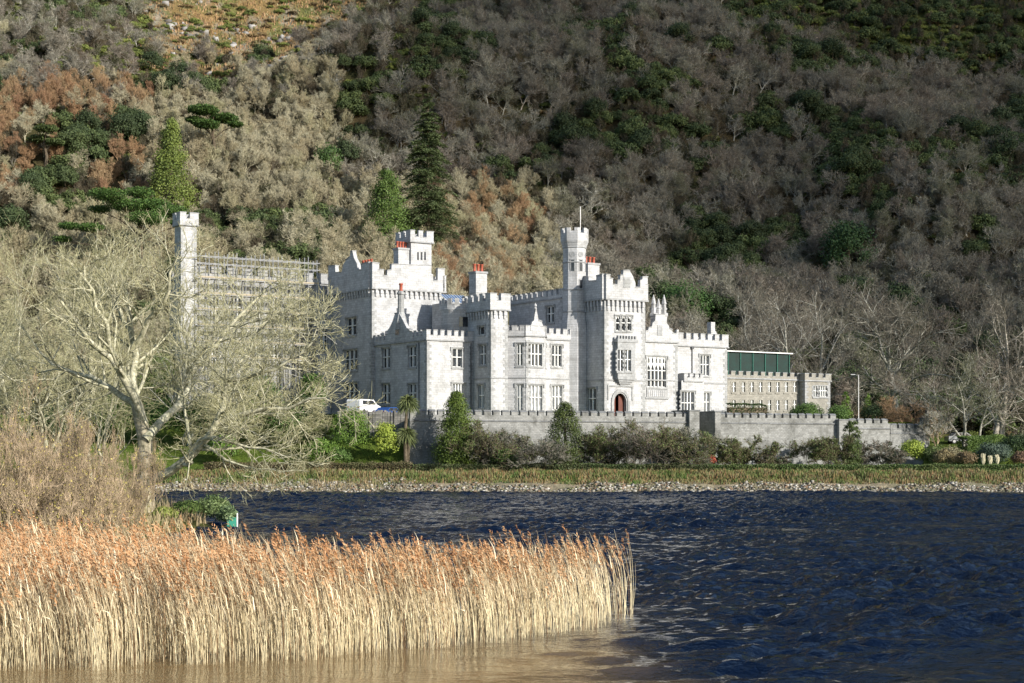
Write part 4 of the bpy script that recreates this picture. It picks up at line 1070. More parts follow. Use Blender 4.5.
# a low understorey everywhere between the trees
xu, yu = rw.uniform(-175, 190, 14000), rw.uniform(250, 520, 14000); zu = ground(xu, yu); pu, qu = 512+F*xu/yu, HOR-F*(zu-CAMZ)/yu; ku = (pu > -60) & (pu < 1090) & (qu > -60) & (yu-foot(xu) > 2); xu, yu, zu, pu, qu = [v_[ku] for v_ in (xu, yu, zu, pu, qu)]
mo = moorf(pu, qu, xu, yu) > .4; uu = rw.rand(len(xu)); gsel = fbm(xu, yu, 30, 3, 22) > .05
KU = np.where(uu < .55, 'brush', np.where(gsel, 'gorse', np.where(uu < .85, 'scrub', 'bush'))).astype('<U8'); KU[(pu < 230) & (qu < 150) & (uu > .3)] = 'gorse'; KU[mo & (KU != 'scrub')] = 'gorse'; km = ~mo | (fbm(xu, yu, 17, 3, 19)+.5*rw.rand(len(xu)) > .15); 
n0u = len(K); wxs = np.r_[wxs, xu[km]]; wys = np.r_[wys, yu[km]]; wzs = np.r_[wzs, zu[km]]; K = np.r_[K, KU[km]]; m_u = int(km.sum()); wsc = np.r_[wsc, np.where(mo[km], .5, .55)*(.6+.7*rw.rand(m_u))]; wrz = np.r_[wrz, rw.rand(m_u)*6.28]; wvar = np.r_[wvar, rw.randint(0, 12, m_u)]
rest = np.r_[rest, np.arange(n0u, n0u+m_u)]
allpx, allpy = 512+F*wxs/wys, HOR-F*(wzs-CAMZ)/wys
for k_ in KINDS:                                     # every kind and variant stands somewhere as a tree of its own
    for v_ in range(len(KINDS[k_])):
        if not any(K[i] == k_ and wvar[i] % len(KINDS[k_]) == v_ for i in ind):
            cnd = [i for i in rest if K[i] == k_ and wvar[i] % len(KINDS[k_]) == v_ and 10 < allpx[i] < 1010 and 8 < allpy[i] < 330]
            if cnd:
                bst = min(cnd, key=lambda i: wys[i]); ind = np.r_[ind, bst]; rest = rest[rest != bst]
wpx, wpy = allpx, allpy
def zone(px, py):
    if px < 345 and py > 60 or px < 200: base = 'on the sunlit slope'
    elif py > 255: base = 'at the foot of the shaded slope'
    elif py > 130: base = 'midway up the shaded slope'
    else: base = 'high on the shaded slope'
    if px < 200: w = 'above the foreground tree'
    elif px < 345: w = 'above the scaffolded range'
    elif px < 560: w = 'behind the keep'
    elif px < 730: w = 'behind the entrance tower and hall'
    elif px < 880: w = 'behind the brown annex'
    else: w = 'beyond the end of the terrace wall'
    return base+' '+w
DESC = {'brush': ('brushwood_bush', 'low brown twiggy bush'), 'grey': ('bare_tree', 'bare grey single-trunk tree'), 'greym': ('bare_tree', 'bare grey many-stemmed tree'), 'beige': ('bare_tree', 'bare beige many-stemmed tree'),
        'beige2': ('bare_tree', 'bare beige single-trunk tree'), 'rust': ('bare_tree', 'rust-brown bare tree'), 'bush': ('evergreen_bush', 'dark green evergreen bush'), 'pine': ('pine_tree', 'dark round-headed pine'),
        'scrub': ('scrub_bush', 'low brown scrub bush'), 'gorse': ('gorse_bush', 'low olive green gorse bush')}
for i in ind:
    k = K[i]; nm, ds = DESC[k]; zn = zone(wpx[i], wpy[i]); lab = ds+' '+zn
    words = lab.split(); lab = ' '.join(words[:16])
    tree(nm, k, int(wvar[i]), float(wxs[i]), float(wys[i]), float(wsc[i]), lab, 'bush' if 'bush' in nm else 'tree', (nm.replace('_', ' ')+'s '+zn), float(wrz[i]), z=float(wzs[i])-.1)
# the rest of the wood: one object scattering copies of the trees over its own points
srcs = []
for k in KINDS:
    for v in range(len(KINDS[k])): srcs.append((k, v))
lut = {s: i for i, s in enumerate(srcs)}
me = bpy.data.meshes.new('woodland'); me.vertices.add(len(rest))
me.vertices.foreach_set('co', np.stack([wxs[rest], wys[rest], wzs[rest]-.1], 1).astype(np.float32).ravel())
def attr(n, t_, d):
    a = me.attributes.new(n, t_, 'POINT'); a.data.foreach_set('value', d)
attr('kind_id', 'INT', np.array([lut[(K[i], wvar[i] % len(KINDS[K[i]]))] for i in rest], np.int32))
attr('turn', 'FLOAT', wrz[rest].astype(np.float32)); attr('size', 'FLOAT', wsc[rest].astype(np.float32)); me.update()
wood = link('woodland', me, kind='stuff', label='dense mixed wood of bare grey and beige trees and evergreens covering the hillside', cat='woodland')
ng = bpy.data.node_groups.new('wood_scatter', 'GeometryNodeTree')
ng.interface.new_socket('Geometry', in_out='INPUT', socket_type='NodeSocketGeometry'); ng.interface.new_socket('Geometry', in_out='OUTPUT', socket_type='NodeSocketGeometry')
gi = ng.nodes.new('NodeGroupInput'); go = ng.nodes.new('NodeGroupOutput'); jn = ng.nodes.new('GeometryNodeJoinGeometry'); ng.links.new(jn.outputs[0], go.inputs[0])
def na(nm, dt):
    n = ng.nodes.new('GeometryNodeInputNamedAttribute'); n.data_type = dt; n.inputs['Name'].default_value = nm; return n.outputs['Attribute']
kid, trn, siz = na('kind_id', 'INT'), na('turn', 'FLOAT'), na('size', 'FLOAT')
rot = ng.nodes.new('ShaderNodeCombineXYZ'); ng.links.new(trn, rot.inputs[2])
first = {}
for o in list(bpy.data.objects):
    if o.type == 'MESH' and o.parent and o.name.split('.')[0] in ('trunk', 'crown'): first.setdefault(o.data.name, o)
for (k, v), i in lut.items():
    t_, w_, top = KINDS[k][v]
    if t_.name not in first: 
        continue
    cmp_ = ng.nodes.new('FunctionNodeCompare'); cmp_.data_type = 'INT'; cmp_.operation = 'EQUAL'; ng.links.new(kid, cmp_.inputs[2]); cmp_.inputs[3].default_value = i
    j2 = ng.nodes.new('GeometryNodeJoinGeometry')
    for me_ in (t_, w_):
        oi = ng.nodes.new('GeometryNodeObjectInfo'); oi.transform_space = 'ORIGINAL'; oi.inputs['Object'].default_value = first[me_.name]; oi.inputs['As Instance'].default_value = False
        ng.links.new(oi.outputs['Geometry'], j2.inputs[0])
    ip = ng.nodes.new('GeometryNodeInstanceOnPoints'); ng.links.new(gi.outputs[0], ip.inputs['Points']); ng.links.new(cmp_.outputs[0], ip.inputs['Selection'])
    ng.links.new(j2.outputs[0], ip.inputs['Instance']); ng.links.new(rot.outputs[0], ip.inputs['Rotation']); ng.links.new(siz, ip.inputs['Scale']); ng.links.new(ip.outputs[0], jn.inputs[0])
md = wood.modifiers.new('scatter', 'NODES'); md.node_group = ng
missing = [s for s in srcs if KINDS[s[0]][s[1]][0].name not in first]
print('wood', len(rest), 'individuals', len(ind), 'missing sources', missing)
# ================================================================== hand placed planting
def top_at(px, Y, py): return wz(py, Y)-float(ground(wx(px, Y), Y))
def veg(name, px, Y, label, cat, crownmesh, trunk=None, z=None, group=None, rz=0, sc=1.):
    X = wx(px, Y); o = link(name, None, label=label, cat=cat, group=group, loc=(X, Y, float(ground(X, Y)) if z is None else z), rz=rz)
    o.scale = (sc,)*3
    if trunk: link('trunk', trunk, o)
    link('crown', crownmesh, o); return o
def leafy(name, px, Y, wpx_, pytop, label, cat, seed, shape='ellip', cols=((.03, .06, .015), (.10, .15, .04)), n=5000, size=.085, clumps=90, csz=.40, asp=.7, z=None, low=-.2, trunk=False, group=None, mat=None, pw=.6):
    r = wpx_/2*Y/F*.92; X = wx(px, Y); g = float(ground(X, Y)) if z is None else z; h = wz(pytop, Y)-g
    if shape == 'ellip': sh = ellip(r*.85, h*.5, h*.48, low)
    else: sh = cone(r, h*.93, h*.04, pw)
    v, q, c_ = crown(seed, n, sh, size, clumps, csz, cols, asp)
    tm = None
    if trunk:
        m = MB(); m.tube([(0, 0, -.3), (.05, 0, h*.3), (0, 0, h*.8)], [r*.09+.06, r*.07+.05, .02], 6); tm = m.mesh('trunk', M_trunk)
    return veg(name, px, Y, label, cat, mesh_np('crown', v, q, mat or M_leaf1, colr=c_), tm, g, group)
def twiggy(name, px, Y, pytop, label, cat, seed, mt, mw, multi=6, spread=.55, twig=.01, dens=1.6, up=.25, z=None, leaf=None, wide=1., trw=True, nl=1500, lsz=.07, rt=.016, bole=.1):
    X = wx(px, Y); g = float(ground(X, Y)) if z is None else z; h = wz(pytop, Y)-g
    (tv, tq), (wv, wq), top = bare_tree(seed, 8., multi, spread, twig*8/h, dens, .12, bole, up, .14, rt)
    s = h/top; sc = np.array([s*wide, s*wide, s])
    X = wx(px, Y); o = link(name, None, label=label, cat=cat, loc=(X, Y, g))
    link('trunk', mesh_np('trunk', tv*sc, tq, mt, smooth=True), o); link('crown', mesh_np('crown', wv*sc, wq, mw), o)
    if leaf:
        rg = np.random.RandomState(seed+500); C = (wv*sc)[rg.randint(0, len(wv), nl)]+rg.randn(nl, 3)*.08
        v, q = quadleaf(rg, C, np.full(nl, lsz)); f = rg.rand(nl)[:, None]
        link('leaves', mesh_np('leaves', v, q, M_leaf1, colr=np.repeat(np.array(leaf[0])*(1-f)+np.array(leaf[1])*f, 4, 0)), o)
    return o
M_olive = barkmat('olive_twigs', [(.14, .115, .075), (.17, .14, .09)])
M_tan = barkmat('tan_twigs', [(.40, .30, .20), (.47, .36, .25)])
M_wbark = barkmat('whitish_bark', [(.32, .31, .28), (.38, .36, .33)])  # tone lowered to put half-shade into the right-hand trees' bark
M_halfshade = barkmat('half_shaded_grey_twigs', [(.15, .135, .11), (.18, .16, .135)])  # twigs darkened in colour for half-shade the cloud doesn't cast here
G1 = ((.035, .07, .015), (.10, .17, .04)); G2 = ((.05, .10, .015), (.15, .24, .04)); YG = ((.16, .22, .03), (.34, .40, .07)); DK = ((.018, .035, .012), (.045, .075, .025)); OL = ((.055, .08, .025), (.14, .18, .055))

# conifers and evergreens standing out of the wood
def hp(px, py): p = hillpt(px, py); return p
def backtree(name, px, pybase, pytop, wpx_, label, cat, seed, **kw):
    p = hp(px, pybase); return leafy(name, px, p[1], wpx_, pytop, label, cat, seed, trunk=True, **kw)
backtree('conifer_tree', 171, 222, 117, 56, 'bright green conical conifer among beige bare trees, upper left of the scaffolding', 'tree', 101, shape='cone', cols=((.06, .09, .018), (.17, .21, .045)), n=16000, size=.17, clumps=260, csz=.40, pw=.75)
backtree('cypress_tree', 387, 272, 168, 58, 'dense bright green cypress rising directly behind the keep', 'tree', 102, shape='cone', cols=((.04, .075, .015), (.11, .165, .035)), n=20000, size=.15, clumps=330, csz=.40, pw=.5)
backtree('evergreen_bush', 328, 182, 146, 34, 'rounded green bush above the beige trees, left of the tall fir', 'bush', 103, cols=((.03, .06, .015), (.07, .12, .03)), n=2600, size=.2)
backtree('pine_tree', 848, 285, 221, 62, 'large round dark green pine on the shaded slope above the lamp post', 'tree', 104, cols=((.025, .055, .018), (.05, .095, .03)), n=7000, size=.2, clumps=60, low=-.5)
backtree('evergreen_bush', 686, 335, 285, 60, 'dark green laurel mass directly above the right wing roof', 'bush', 105, cols=((.025, .06, .014), (.06, .12, .03)), n=7000, size=.15, clumps=80)
def pads(name, px, pybase, pads_, label, seed, cols, th=.5, size=.16, trunkr=.4):
    """spreading pine: bent trunk, boughs and flat pads of needles"""
    p = hp(px, pybase); Y = p[1]; X = p[0]; g = float(ground(X, Y)); rg = np.random.RandomState(seed)
    o = link(name, None, label=label, cat='tree', loc=(X, Y, g)); V = []; n = 0; m = MB(); vs = []; qs = []; cs = []
    topz = max(wz(b_, Y) for a_, b_, r_ in pads_)-g
    m.tube([(0, 0, -.5), (.3, 0, topz*.4), (-.2, 0, topz*.75), (.1, 0, topz*.92)], [trunkr, trunkr*.8, trunkr*.5, .1], 7)
    for k, (a_, b_, r_) in enumerate(pads_):
        r = r_*Y/F; c0 = np.array([wx(a_, Y)-X, rg.uniform(-1, 1)*r, wz(b_, Y)-g])
        m.tube([(0, 0, c0[2]*.7), tuple(c0*[.5, .5, .88]), tuple(c0-[0, 0, .4])], [trunkr*.35, trunkr*.25, .06], 5)
        nn = int(3000*max(.4, r/3)**1.5)
        C = c0+nrm(rg.randn(nn, 3))*(rg.rand(nn, 1)**.4)*np.array([r, r, r*th*.6])+rg.randn(nn, 3)*.12
        v, q = quadleaf(rg, C, np.full(nn, size), np.array([[0, 0, 1.]]), .5, .55); vs.append(v); qs.append(q+n); n += len(v)
        f = rg.rand(nn)[:, None]; cs.append(np.repeat(np.array(cols[0])*(1-f)+np.array(cols[1])*f, 4, 0))
    link('trunk', m.mesh('trunk', M_trunk), o); link('crown', mesh_np('crown', np.concatenate(vs), np.concatenate(qs), M_leaf1, colr=np.concatenate(cs)), o)
pads('pine_tree', 140, 300, [(112, 197, 20), (98, 208, 12), (135, 190, 16), (128, 205, 22), (150, 203, 20), (168, 210, 20), (180, 222, 12), (150, 220, 22), (70, 226, 12), (60, 238, 10), (92, 228, 14)], 'spreading dark green pine whose top shows above the foreground tree', 106, ((.03, .07, .015), (.10, .17, .04)), size=.15)
pads('pine_tree', 213, 175, [(205, 112, 16), (222, 116, 15), (196, 121, 10), (235, 124, 8), (208, 126, 14)], 'flat-topped dark pine just right of the bright green conical conifer', 107, ((.025, .06, .014), (.08, .13, .03)), size=.2)
pads('pine_tree', 45, 175, [(48, 130, 12), (38, 138, 12), (55, 142, 10)], 'small dark spreading pine between the rust-brown trees, far left', 108, ((.05, .075, .025), (.10, .13, .045)), size=.2)
# tall tiered fir
p = hp(428, 258); Y = p[1]; g = float(ground(p[0], Y)); Hf = wz(90, Y)-g; Rf = 40*Y/F
rg = np.random.RandomState(55); nb = 300; u_ = .06+.93*np.sort(rg.rand(nb)); az = rg.rand(nb)*2*pi; L = Rf*(1-u_)**.72*(.65+.5*rg.rand(nb))+.25
P = np.zeros((nb, 5, 3)); 
for j in range(5):
    f = j/4; P[:, j] = np.stack([np.cos(az)*L*f, np.sin(az)*L*f, u_*Hf+L*(.10*f-.34*f*f)], 1)
R = np.linspace(.07, .02, 5)[None].repeat(nb, 0)
o = link('fir_tree', None, label='tall layered fir with pale drooping tips standing behind the keep turret', cat='tree', loc=(p[0], Y, g))
m = MB(); m.tube([(0, 0, -.5), (0, 0, Hf*.5), (0, 0, Hf)], [.4, .25, .03], 7); link('trunk', m.mesh('trunk', M_trunk), o)
nl = 190; idx = np.repeat(np.arange(nb), nl); f = rg.rand(len(idx))**.7; i4 = np.minimum((f*4).astype(int), 3); w_ = (f*4-i4)[:, None]
C = P[idx, i4]*(1-w_)+P[idx, i4+1]*w_; wd_ = (L[idx]*.24*(1.1-f))[:, None]
C = C+rg.randn(len(idx), 3)*wd_*np.array([1, 1, .12])+np.array([0, 0, -.06]); kp = rg.rand(len(idx)) < np.clip(L[idx]/3.5, .12, 1)
C = C[kp]; v, q = quadleaf(rg, C, np.full(len(C), .20), np.array([[0, 0, 1.]]), .6, .5); ff = rg.rand(len(C))[:, None]*.6+f[kp][:, None]*.4
cf = np.repeat(np.array([.025, .05, .02])*(1-ff)+np.array([.17, .21, .09])*ff, 4, 0)
link('crown', mesh_np('crown', v, q, M_leaf1, colr=cf), o); vb, qb = tubes(P, R, 3); link('branches', mesh_np('branches', vb, qb, M_trunk), o)

# big bare trees at the right foot of the hill
twiggy('bare_tree', 896, 250, 276, 'large pale bare tree with one straight trunk right of the lamp post', 'tree', 201, M_wbark, M_halfshade, multi=1, spread=.52, twig=.017, dens=1.9, up=.08, wide=1.1, rt=.026, bole=.36)
twiggy('bare_tree', 818, 252, 288, 'tangled pale bare tree leaning behind the end tower of the brown annex', 'tree', 202, M_wbark, M_halfshade, multi=3, spread=.5, twig=.017, dens=1.5, up=.05, wide=1.0, rt=.028)
twiggy('bare_tree', 758, 262, 262, 'tall bare tree with white limbs behind the green shelter', 'tree', 203, M_wbark, M_halfshade, multi=3, spread=.6, twig=.02, dens=1.4, up=.2, rt=.026)
twiggy('bare_tree', 1000, 236, 292, 'big grey bare tree with a dense rounded crown at the right edge', 'tree', 204, M_grey, M_halfshade, multi=2, spread=.52, twig=.016, dens=1.9, up=.1, rt=.028)
twiggy('bare_tree', 1040, 232, 318, 'bare grey tree cut by the right edge of the view', 'tree', 205, M_grey, M_halfshade, multi=2, spread=.52, twig=.016, dens=1.6, up=.1, wide=1.1)
twiggy('birch_tree', 963, 222, 352, 'slender whitish birch, the left of the pair beside the silver car', 'tree', 206, M_wbark, M_greyt, multi=1, spread=.45, twig=.014, dens=1.5, up=.1, rt=.016, bole=.3)
twiggy('birch_tree', 976, 223, 346, 'slender whitish birch, the right of the pair beside the silver car', 'tree', 207, M_wbark, M_greyt, multi=2, spread=.42, twig=.014, dens=1.4, up=.1, rt=.016, bole=.3)
twiggy('pollard_tree', 937, 222, 388, 'low pollarded tree with a knobbly head behind the lamp pillar', 'tree', 208, M_tan, M_grey, multi=3, spread=.6, twig=.014, dens=1.4, wide=1.2, leaf=((.10, .12, .03), (.2, .2, .06)), nl=900)
twiggy('russet_shrub', 900, 228, 392, 'russet twiggy shrub above the lowest stretch of terrace wall', 'shrub', 209, M_rust, M_rust, multi=6, spread=.6, twig=.014, dens=1.8, wide=1.3)
twiggy('russet_shrub', 884, 232, 404, 'small russet shrub between the lamp post and the larger russet shrub', 'shrub', 210, M_rust, M_rust, multi=6, spread=.6, twig=.014, dens=1.4, wide=1.2)
def m_(sc): return sc
# terrace garden above the wall, right part
leafy('laurel_bush', 806, 219, 42, 404, 'broad green bush in front of the end tower of the annex', 'bush', 301, cols=G1, n=4200, z=7.9)
leafy('laurel_bush', 838, 222, 26, 406, 'round green bush immediately left of the lamp post', 'bush', 302, cols=G1, n=2200, z=7.6)
leafy('laurel_bush', 872, 226, 34, 405, 'dark green bush between the lamp post and the russet shrub', 'bush', 303, cols=DK, n=2600, z=7.6)
leafy('golden_bush', 846, 238, 15, 390, 'small golden green conical bush left of the lamp post', 'bush', 304, shape='cone', cols=G2, n=1600)
leafy('golden_bush', 868, 240, 17, 392, 'small golden green conical bush right of the lamp post', 'bush', 305, shape='cone', cols=G2, n=1600)
# in front of the terrace wall
leafy('conical_evergreen', 457, 193.5, 50, 391, 'broad bright green conical evergreen left of the bay window, before the terrace wall', 'tree', 311, shape='cone', cols=((.035, .06, .012), (.13, .18, .03)), n=24000, size=.08, clumps=420, csz=.40, trunk=True, pw=.55)
leafy('conical_evergreen', 565, 194.5, 50, 402, 'darker patchy conical evergreen below the octagonal turret, before the terrace wall', 'tree', 312, shape='cone', cols=((.025, .042, .012), (.10, .125, .035)), n=15000, size=.08, clumps=260, csz=.40, trunk=True, pw=.5)
leafy('round_bush', 503, 191.8, 32, 449, 'low round green bush between the two conical evergreens', 'bush', 313, cols=G1, n=3000)
for i, (px, w, pt_, s_, c_, lb, cw) in enumerate([
    (492, 44, 426, 321, 0, 'olive twiggy bush against the terrace wall right of the bright conical evergreen', 1.25), (528, 46, 430, 322, 1, 'grey twiggy bush left of the darker conical evergreen', 1.3),
    (603, 40, 430, 323, 0, 'olive twiggy bush right of the darker conical evergreen', 1.3), (632, 46, 424, 324, 1, 'tall dark twiggy bush below the entrance door', 1.3),
    (662, 46, 423, 325, 0, 'tall dark leafy bush on the wall below the great hall window', 1.3), (684, 26, 432, 326, 1, 'thin twiggy bush beside the dark pier of the terrace wall', 1.2),
    (742, 38, 436, 327, 0, 'rounded grey-olive bush on the lit terrace wall below the annex', 1.35), (772, 20, 452, 328, 1, 'low twiggy bush at the terrace wall foot below the annex', 1.6),
    (826, 18, 436, 329, 0, 'small olive bush against the terrace wall left of the ivy pier', 1.2), (879, 40, 440, 330, 1, 'wide twiggy climber right of the ivy pier', 1.5)]):
    twiggy('wall_shrub', px, 194.5 if px < 690 else 203+(px-740)*.045, pt_-(7 if px < 690 else 2), lb, 'shrub', s_, M_olive if c_ == 0 else M_greyt, M_olive if c_ == 0 else M_greyt, multi=7, spread=.6, twig=.012, dens=2., up=.15, wide=cw, leaf=OL if c_ == 0 else DK, nl=9500 if c_ == 0 else 4200, lsz=.075)
leafy('ivy_column', 852, 208.5, 23, 420, 'tall dark ivy covered column on the pier of the terrace wall', 'plant', 331, shape='cone', cols=((.03, .05, .015), (.10, .13, .035)), n=6500, size=.08, clumps=90, csz=.40, pw=.22)
leafy('golden_shrub', 913, 208, 27, 441, 'bright yellow-green rounded shrub at the foot of the lamp pillar', 'bush', 332, cols=YG, n=5200, size=.09, clumps=60)
leafy('recess_shrub', 706, 203, 18, 432, 'green shrub growing in the recess between the two dark piers', 'bush', 333, cols=OL, n=3000)
leafy('red_shrub', 712, 199, 9, 455, 'small red shrub at the foot of the wall recess', 'bush', 334, cols=((.22, .05, .03), (.38, .10, .06)), n=900)
# left of the terrace
leafy('round_bush', 351, 195, 42, 408, 'tall bright green bush in front of the parked van', 'bush', 341, cols=G2, n=9000, size=.085, clumps=110)
leafy('round_bush', 322, 193, 40, 440, 'wide low bright green bush left of the tall one by the van', 'bush', 342, cols=G2, n=4500, size=.085)
leafy('golden_shrub', 385, 194.5, 27, 420, 'yellow-green shrub left of the cabbage palm', 'bush', 343, cols=YG, n=4600, size=.085)
leafy('round_bush', 338, 193.2, 30, 447, 'small mid-green bush at the hedge below the van', 'bush', 344, cols=G1, n=2600)
for i, (px, Y_, w, pt_, c_, lb) in enumerate([(286, 203, 52, 410, G1, 'green rhododendron left of the rubble wall'), (245, 204, 56, 404, G2, 'bright rhododendron behind the low right branch of the foreground tree'), (205, 205, 50, 398, G1, 'green rhododendron right of the foreground trunk'),
    (222, 197, 30, 436, G2, 'small round rhododendron on the lawn'), (300, 206, 40, 396, DK, 'dark evergreen bush in the shade below the scaffolding'), (265, 207, 40, 392, DK, 'dark evergreen under the middle of the scaffolding'), (170, 206, 60, 400, G1, 'large green bush seen through the foreground tree just right of its fork'),
    (120, 208, 70, 398, G1, 'large green bush seen through the foreground tree left of its fork'), (60, 208, 70, 405, DK, 'dark bush low behind the tan shrubs'), (210, 222, 50, 330, G2, 'tall bright green shrub before the left range, seen through branches'), (160, 216, 46, 352, G2, 'green shrub seen between the two highest limbs of the foreground tree'), (256, 214, 50, 372, G1, 'dark-leaved shrub below the left half of the scaffolding'), (312, 214, 30, 372, G1, 'green shrub by the corner of the keep'), (180, 224, 44, 350, G1, 'green shrub at the foot of the small left tower')]):
    leafy('rhododendron', px, Y_, w, pt_, lb, 'bush', 350+i, cols=c_, n=9000, size=.11, clumps=110, csz=.42)
# cabbage palm: two stems, tufts of strap leaves
X0, Y0 = wx(406, 194.5), 194.5; g = float(ground(X0, Y0)); o = link('cabbage_palm', None, label='cabbage palm with two shaggy heads of strap leaves left of the terrace wall corner', cat='tree', loc=(X0, Y0, g))
m = MB(); zt1 = wz(401, Y0)-g; zt2 = wz(434, Y0)-g
m.tube([(0, 0, -.3), (-.1, 0, zt2), (.15, 0, zt1)], [.26, .2, .13], 8); m.tube([(.15, .3, -.3), (.3, .1, zt2*.6), (.2, 0, zt2)], [.18, .15, .1], 7); link('trunk', m.mesh('trunk', M_trunk), o)
for ci, (cx0, cz0, r0) in enumerate([(.2, zt1, 1.55), (0, zt2+.1, 1.55)]):
    rg = np.random.RandomState(ci); n = 620; d = nrm(rg.randn(n, 3)); d[:, 2] = np.where(d[:, 2] < -.75, -d[:, 2], d[:, 2]); Lb = r0*(.7+.35*rg.rand(n)); k = 4
    P = np.zeros((n, k, 3)); c0 = np.array([cx0, 0, cz0])
    for j in range(k):
        f = j/(k-1); P[:, j] = c0+rg.randn(n, 3)*0+d*(Lb*f)[:, None]+np.array([0, 0, -.75])*f*f
    side = nrm(np.cross(d, rg.randn(n, 3)))*.045; wv = np.array([.6, 1, .8, .1])[None, :, None]
    V = np.stack([P-side[:, None]*wv, P+side[:, None]*wv], 2).reshape(-1, 3); ix = np.arange(n*k*2).reshape(n, k, 2)
    Q = np.stack([ix[:, :-1, 0], ix[:, :-1, 1], ix[:, 1:, 1], ix[:, 1:, 0]], -1).reshape(-1, 4); f = rg.rand(n)[:, None]
    link('leaf_tuft', mesh_np('leaf_tuft', V, Q, M_leaf1, colr=np.repeat(np.array([.06, .08, .03])*(1-f)+np.array([.20, .23, .09])*f, k*2, 0)), o)
# clipped hedges
def hedge(x0, y0, x1, y1, w, h, label, cols, seed, name='hedge', n=None, z=None, wild=.05, woody=True):
    rg = np.random.RandomState(seed); L = math.hypot(x1-x0, y1-y0); n = n or int(L*420); t_ = rg.rand(n)
    ex_, ey_ = (x1-x0)/L, (y1-y0)/L; s_ = (rg.rand(n)-.5)*w; hz_ = rg.rand(n); top = rg.rand(n) < .45
    hz_ = np.where(top, 1, hz_); s_ = np.where(~top, -np.sign(ey_*0+1)*w/2*np.where(rg.rand(n) < .8, 1, -1), s_)
    X = x0+(x1-x0)*t_-ey_*s_; Y = y0+(y1-y0)*t_+ex_*s_; hl = h*(1+.12*fbm(X, Y, 6, 3, 4))
    Z = (ground(X, Y) if z is None else z)+hz_*hl+rg.randn(n)*wild; C = np.stack([X+rg.randn(n)*wild, Y+rg.randn(n)*wild, Z], 1)
    v, q = quadleaf(rg, C, np.full(n, .085), np.array([[-ey_*0, -.5, .7]]), .4)
    f = np.clip(.5+.5*fbm(X, Y, 9, 3, 1)+.25*rg.randn(n), 0, 1)[:, None]; c_ = np.array(cols[0])*(1-f)+np.array(cols[1])*f
    me_ = mesh_np(name, v, q, M_leaf1, colr=np.repeat(c_, 4, 0))
    # woody mass inside
    o = link(name, me_, label=label, cat='hedge'); m = MB(); k = max(2, int(L/1.5))
    if not woody: return o
    for j in range(k):
        xa, ya = x0+(x1-x0)*j/k, y0+(y1-y0)*j/k; xb, yb = x0+(x1-x0)*(j+1)/k, y0+(y1-y0)*(j+1)/k; za = min(float(ground(xa, ya)), float(ground(xb, yb))) if z is None else z
        ww = w*.36; m.add([(xx-ey_*s, yy+ex_*s, zz) for zz in (za-.2, za+h*.8) for xx, yy, s in ((xa, ya, -ww), (xb, yb, -ww), (xb, yb, ww), (xa, ya, ww))],
              [(3, 2, 1, 0), (4, 5, 6, 7), (0, 1, 5, 4), (1, 2, 6, 5), (2, 3, 7, 6), (3, 0, 4, 7)])
    link('stems', m.mesh('stems', M_trunk), o); return o
hedge(wx(205, 191), 191, wx(412, 191), 191, 1.0, .75, 'low shaggy brown-green hedge along the left lawn above the shore', ((.09, .10, .04), (.10, .075, .04)), 401, wild=.09)
hedge(wx(413, 191), 191, wx(712, 191.3), 191.3, 1.0, .62, 'low clipped hedge above the shore below the main terrace wall', ((.05, .085, .025), (.085, .085, .04)), 402)
hedge(wx(713, 191.3), 191.3, wx(1060, 191.6), 191.6, 1.0, .55, 'low clipped green hedge above the shore right of the wall recess', ((.055, .10, .025), (.10, .12, .04)), 403)
hedge(wx(728, 219), 219, wx(766, 221), 221, 1.0, wz(404, 220)-8.2, 'dark clipped hedge before the brown annex', ((.025, .045, .015), (.05, .08, .025)), 404, z=8.2)
hedge(wx(936, 213), 213, wx(1000, 218), 218, 2.2, 1.9, 'broad clipped bank hedge in front of the silver car', ((.07, .12, .025), (.12, .17, .045)), 405, n=34000, woody=False)
leafy('juniper_bush', 994, 203, 44, 443, 'wide blue-green juniper below the birches at the right', 'bush', 411, cols=((.035, .06, .04), (.09, .12, .085)), n=6000, clumps=70)
leafy('brown_shrub', 944, 203, 24, 450, 'brownish shrub under the bank hedge, right of the lamp pillar', 'bush', 412, cols=((.13, .10, .05), (.22, .18, .09)), n=3000)
leafy('brown_shrub', 966, 201, 24, 452, 'brown bracken clump left of the pale pampas tufts', 'bush', 413, cols=((.12, .09, .05), (.2, .14, .07)), n=3000)
for i, px in enumerate((983, 990, 997)):
    rg = np.random.RandomState(600+i); Yp = 198; Xp = wx(px, Yp); g = float(ground(Xp, Yp)); n = 170; k = 4; h = top_at(px, Yp, 453+i*2-(i == 2)*3); P = np.zeros((n, k, 3)); a = rg.rand(n)*2*pi; sp_ = rg.rand(n)*.34; hv_ = .6+.4*rg.rand(n)
    for j in range(k):
        f = j/(k-1); P[:, j] = np.stack([np.cos(a)*sp_*f**1.3, np.sin(a)*sp_*f**1.3, f*h*hv_], 1)
    v, q = tubes(P, np.array([.012, .012, .035, .008])[None].repeat(n, 0), 3)
    o = link('pampas_tuft', mesh_np('pampas_tuft', v, q, M_leaf1, colr=np.array([.52, .48, .34])), label=['leftmost of the three cream pampas tufts', 'middle of the three cream pampas tufts', 'rightmost of the three cream pampas tufts'][i]+' beside the juniper', cat='grass tuft', group='pampas tufts at the right', loc=(Xp, Yp, g))

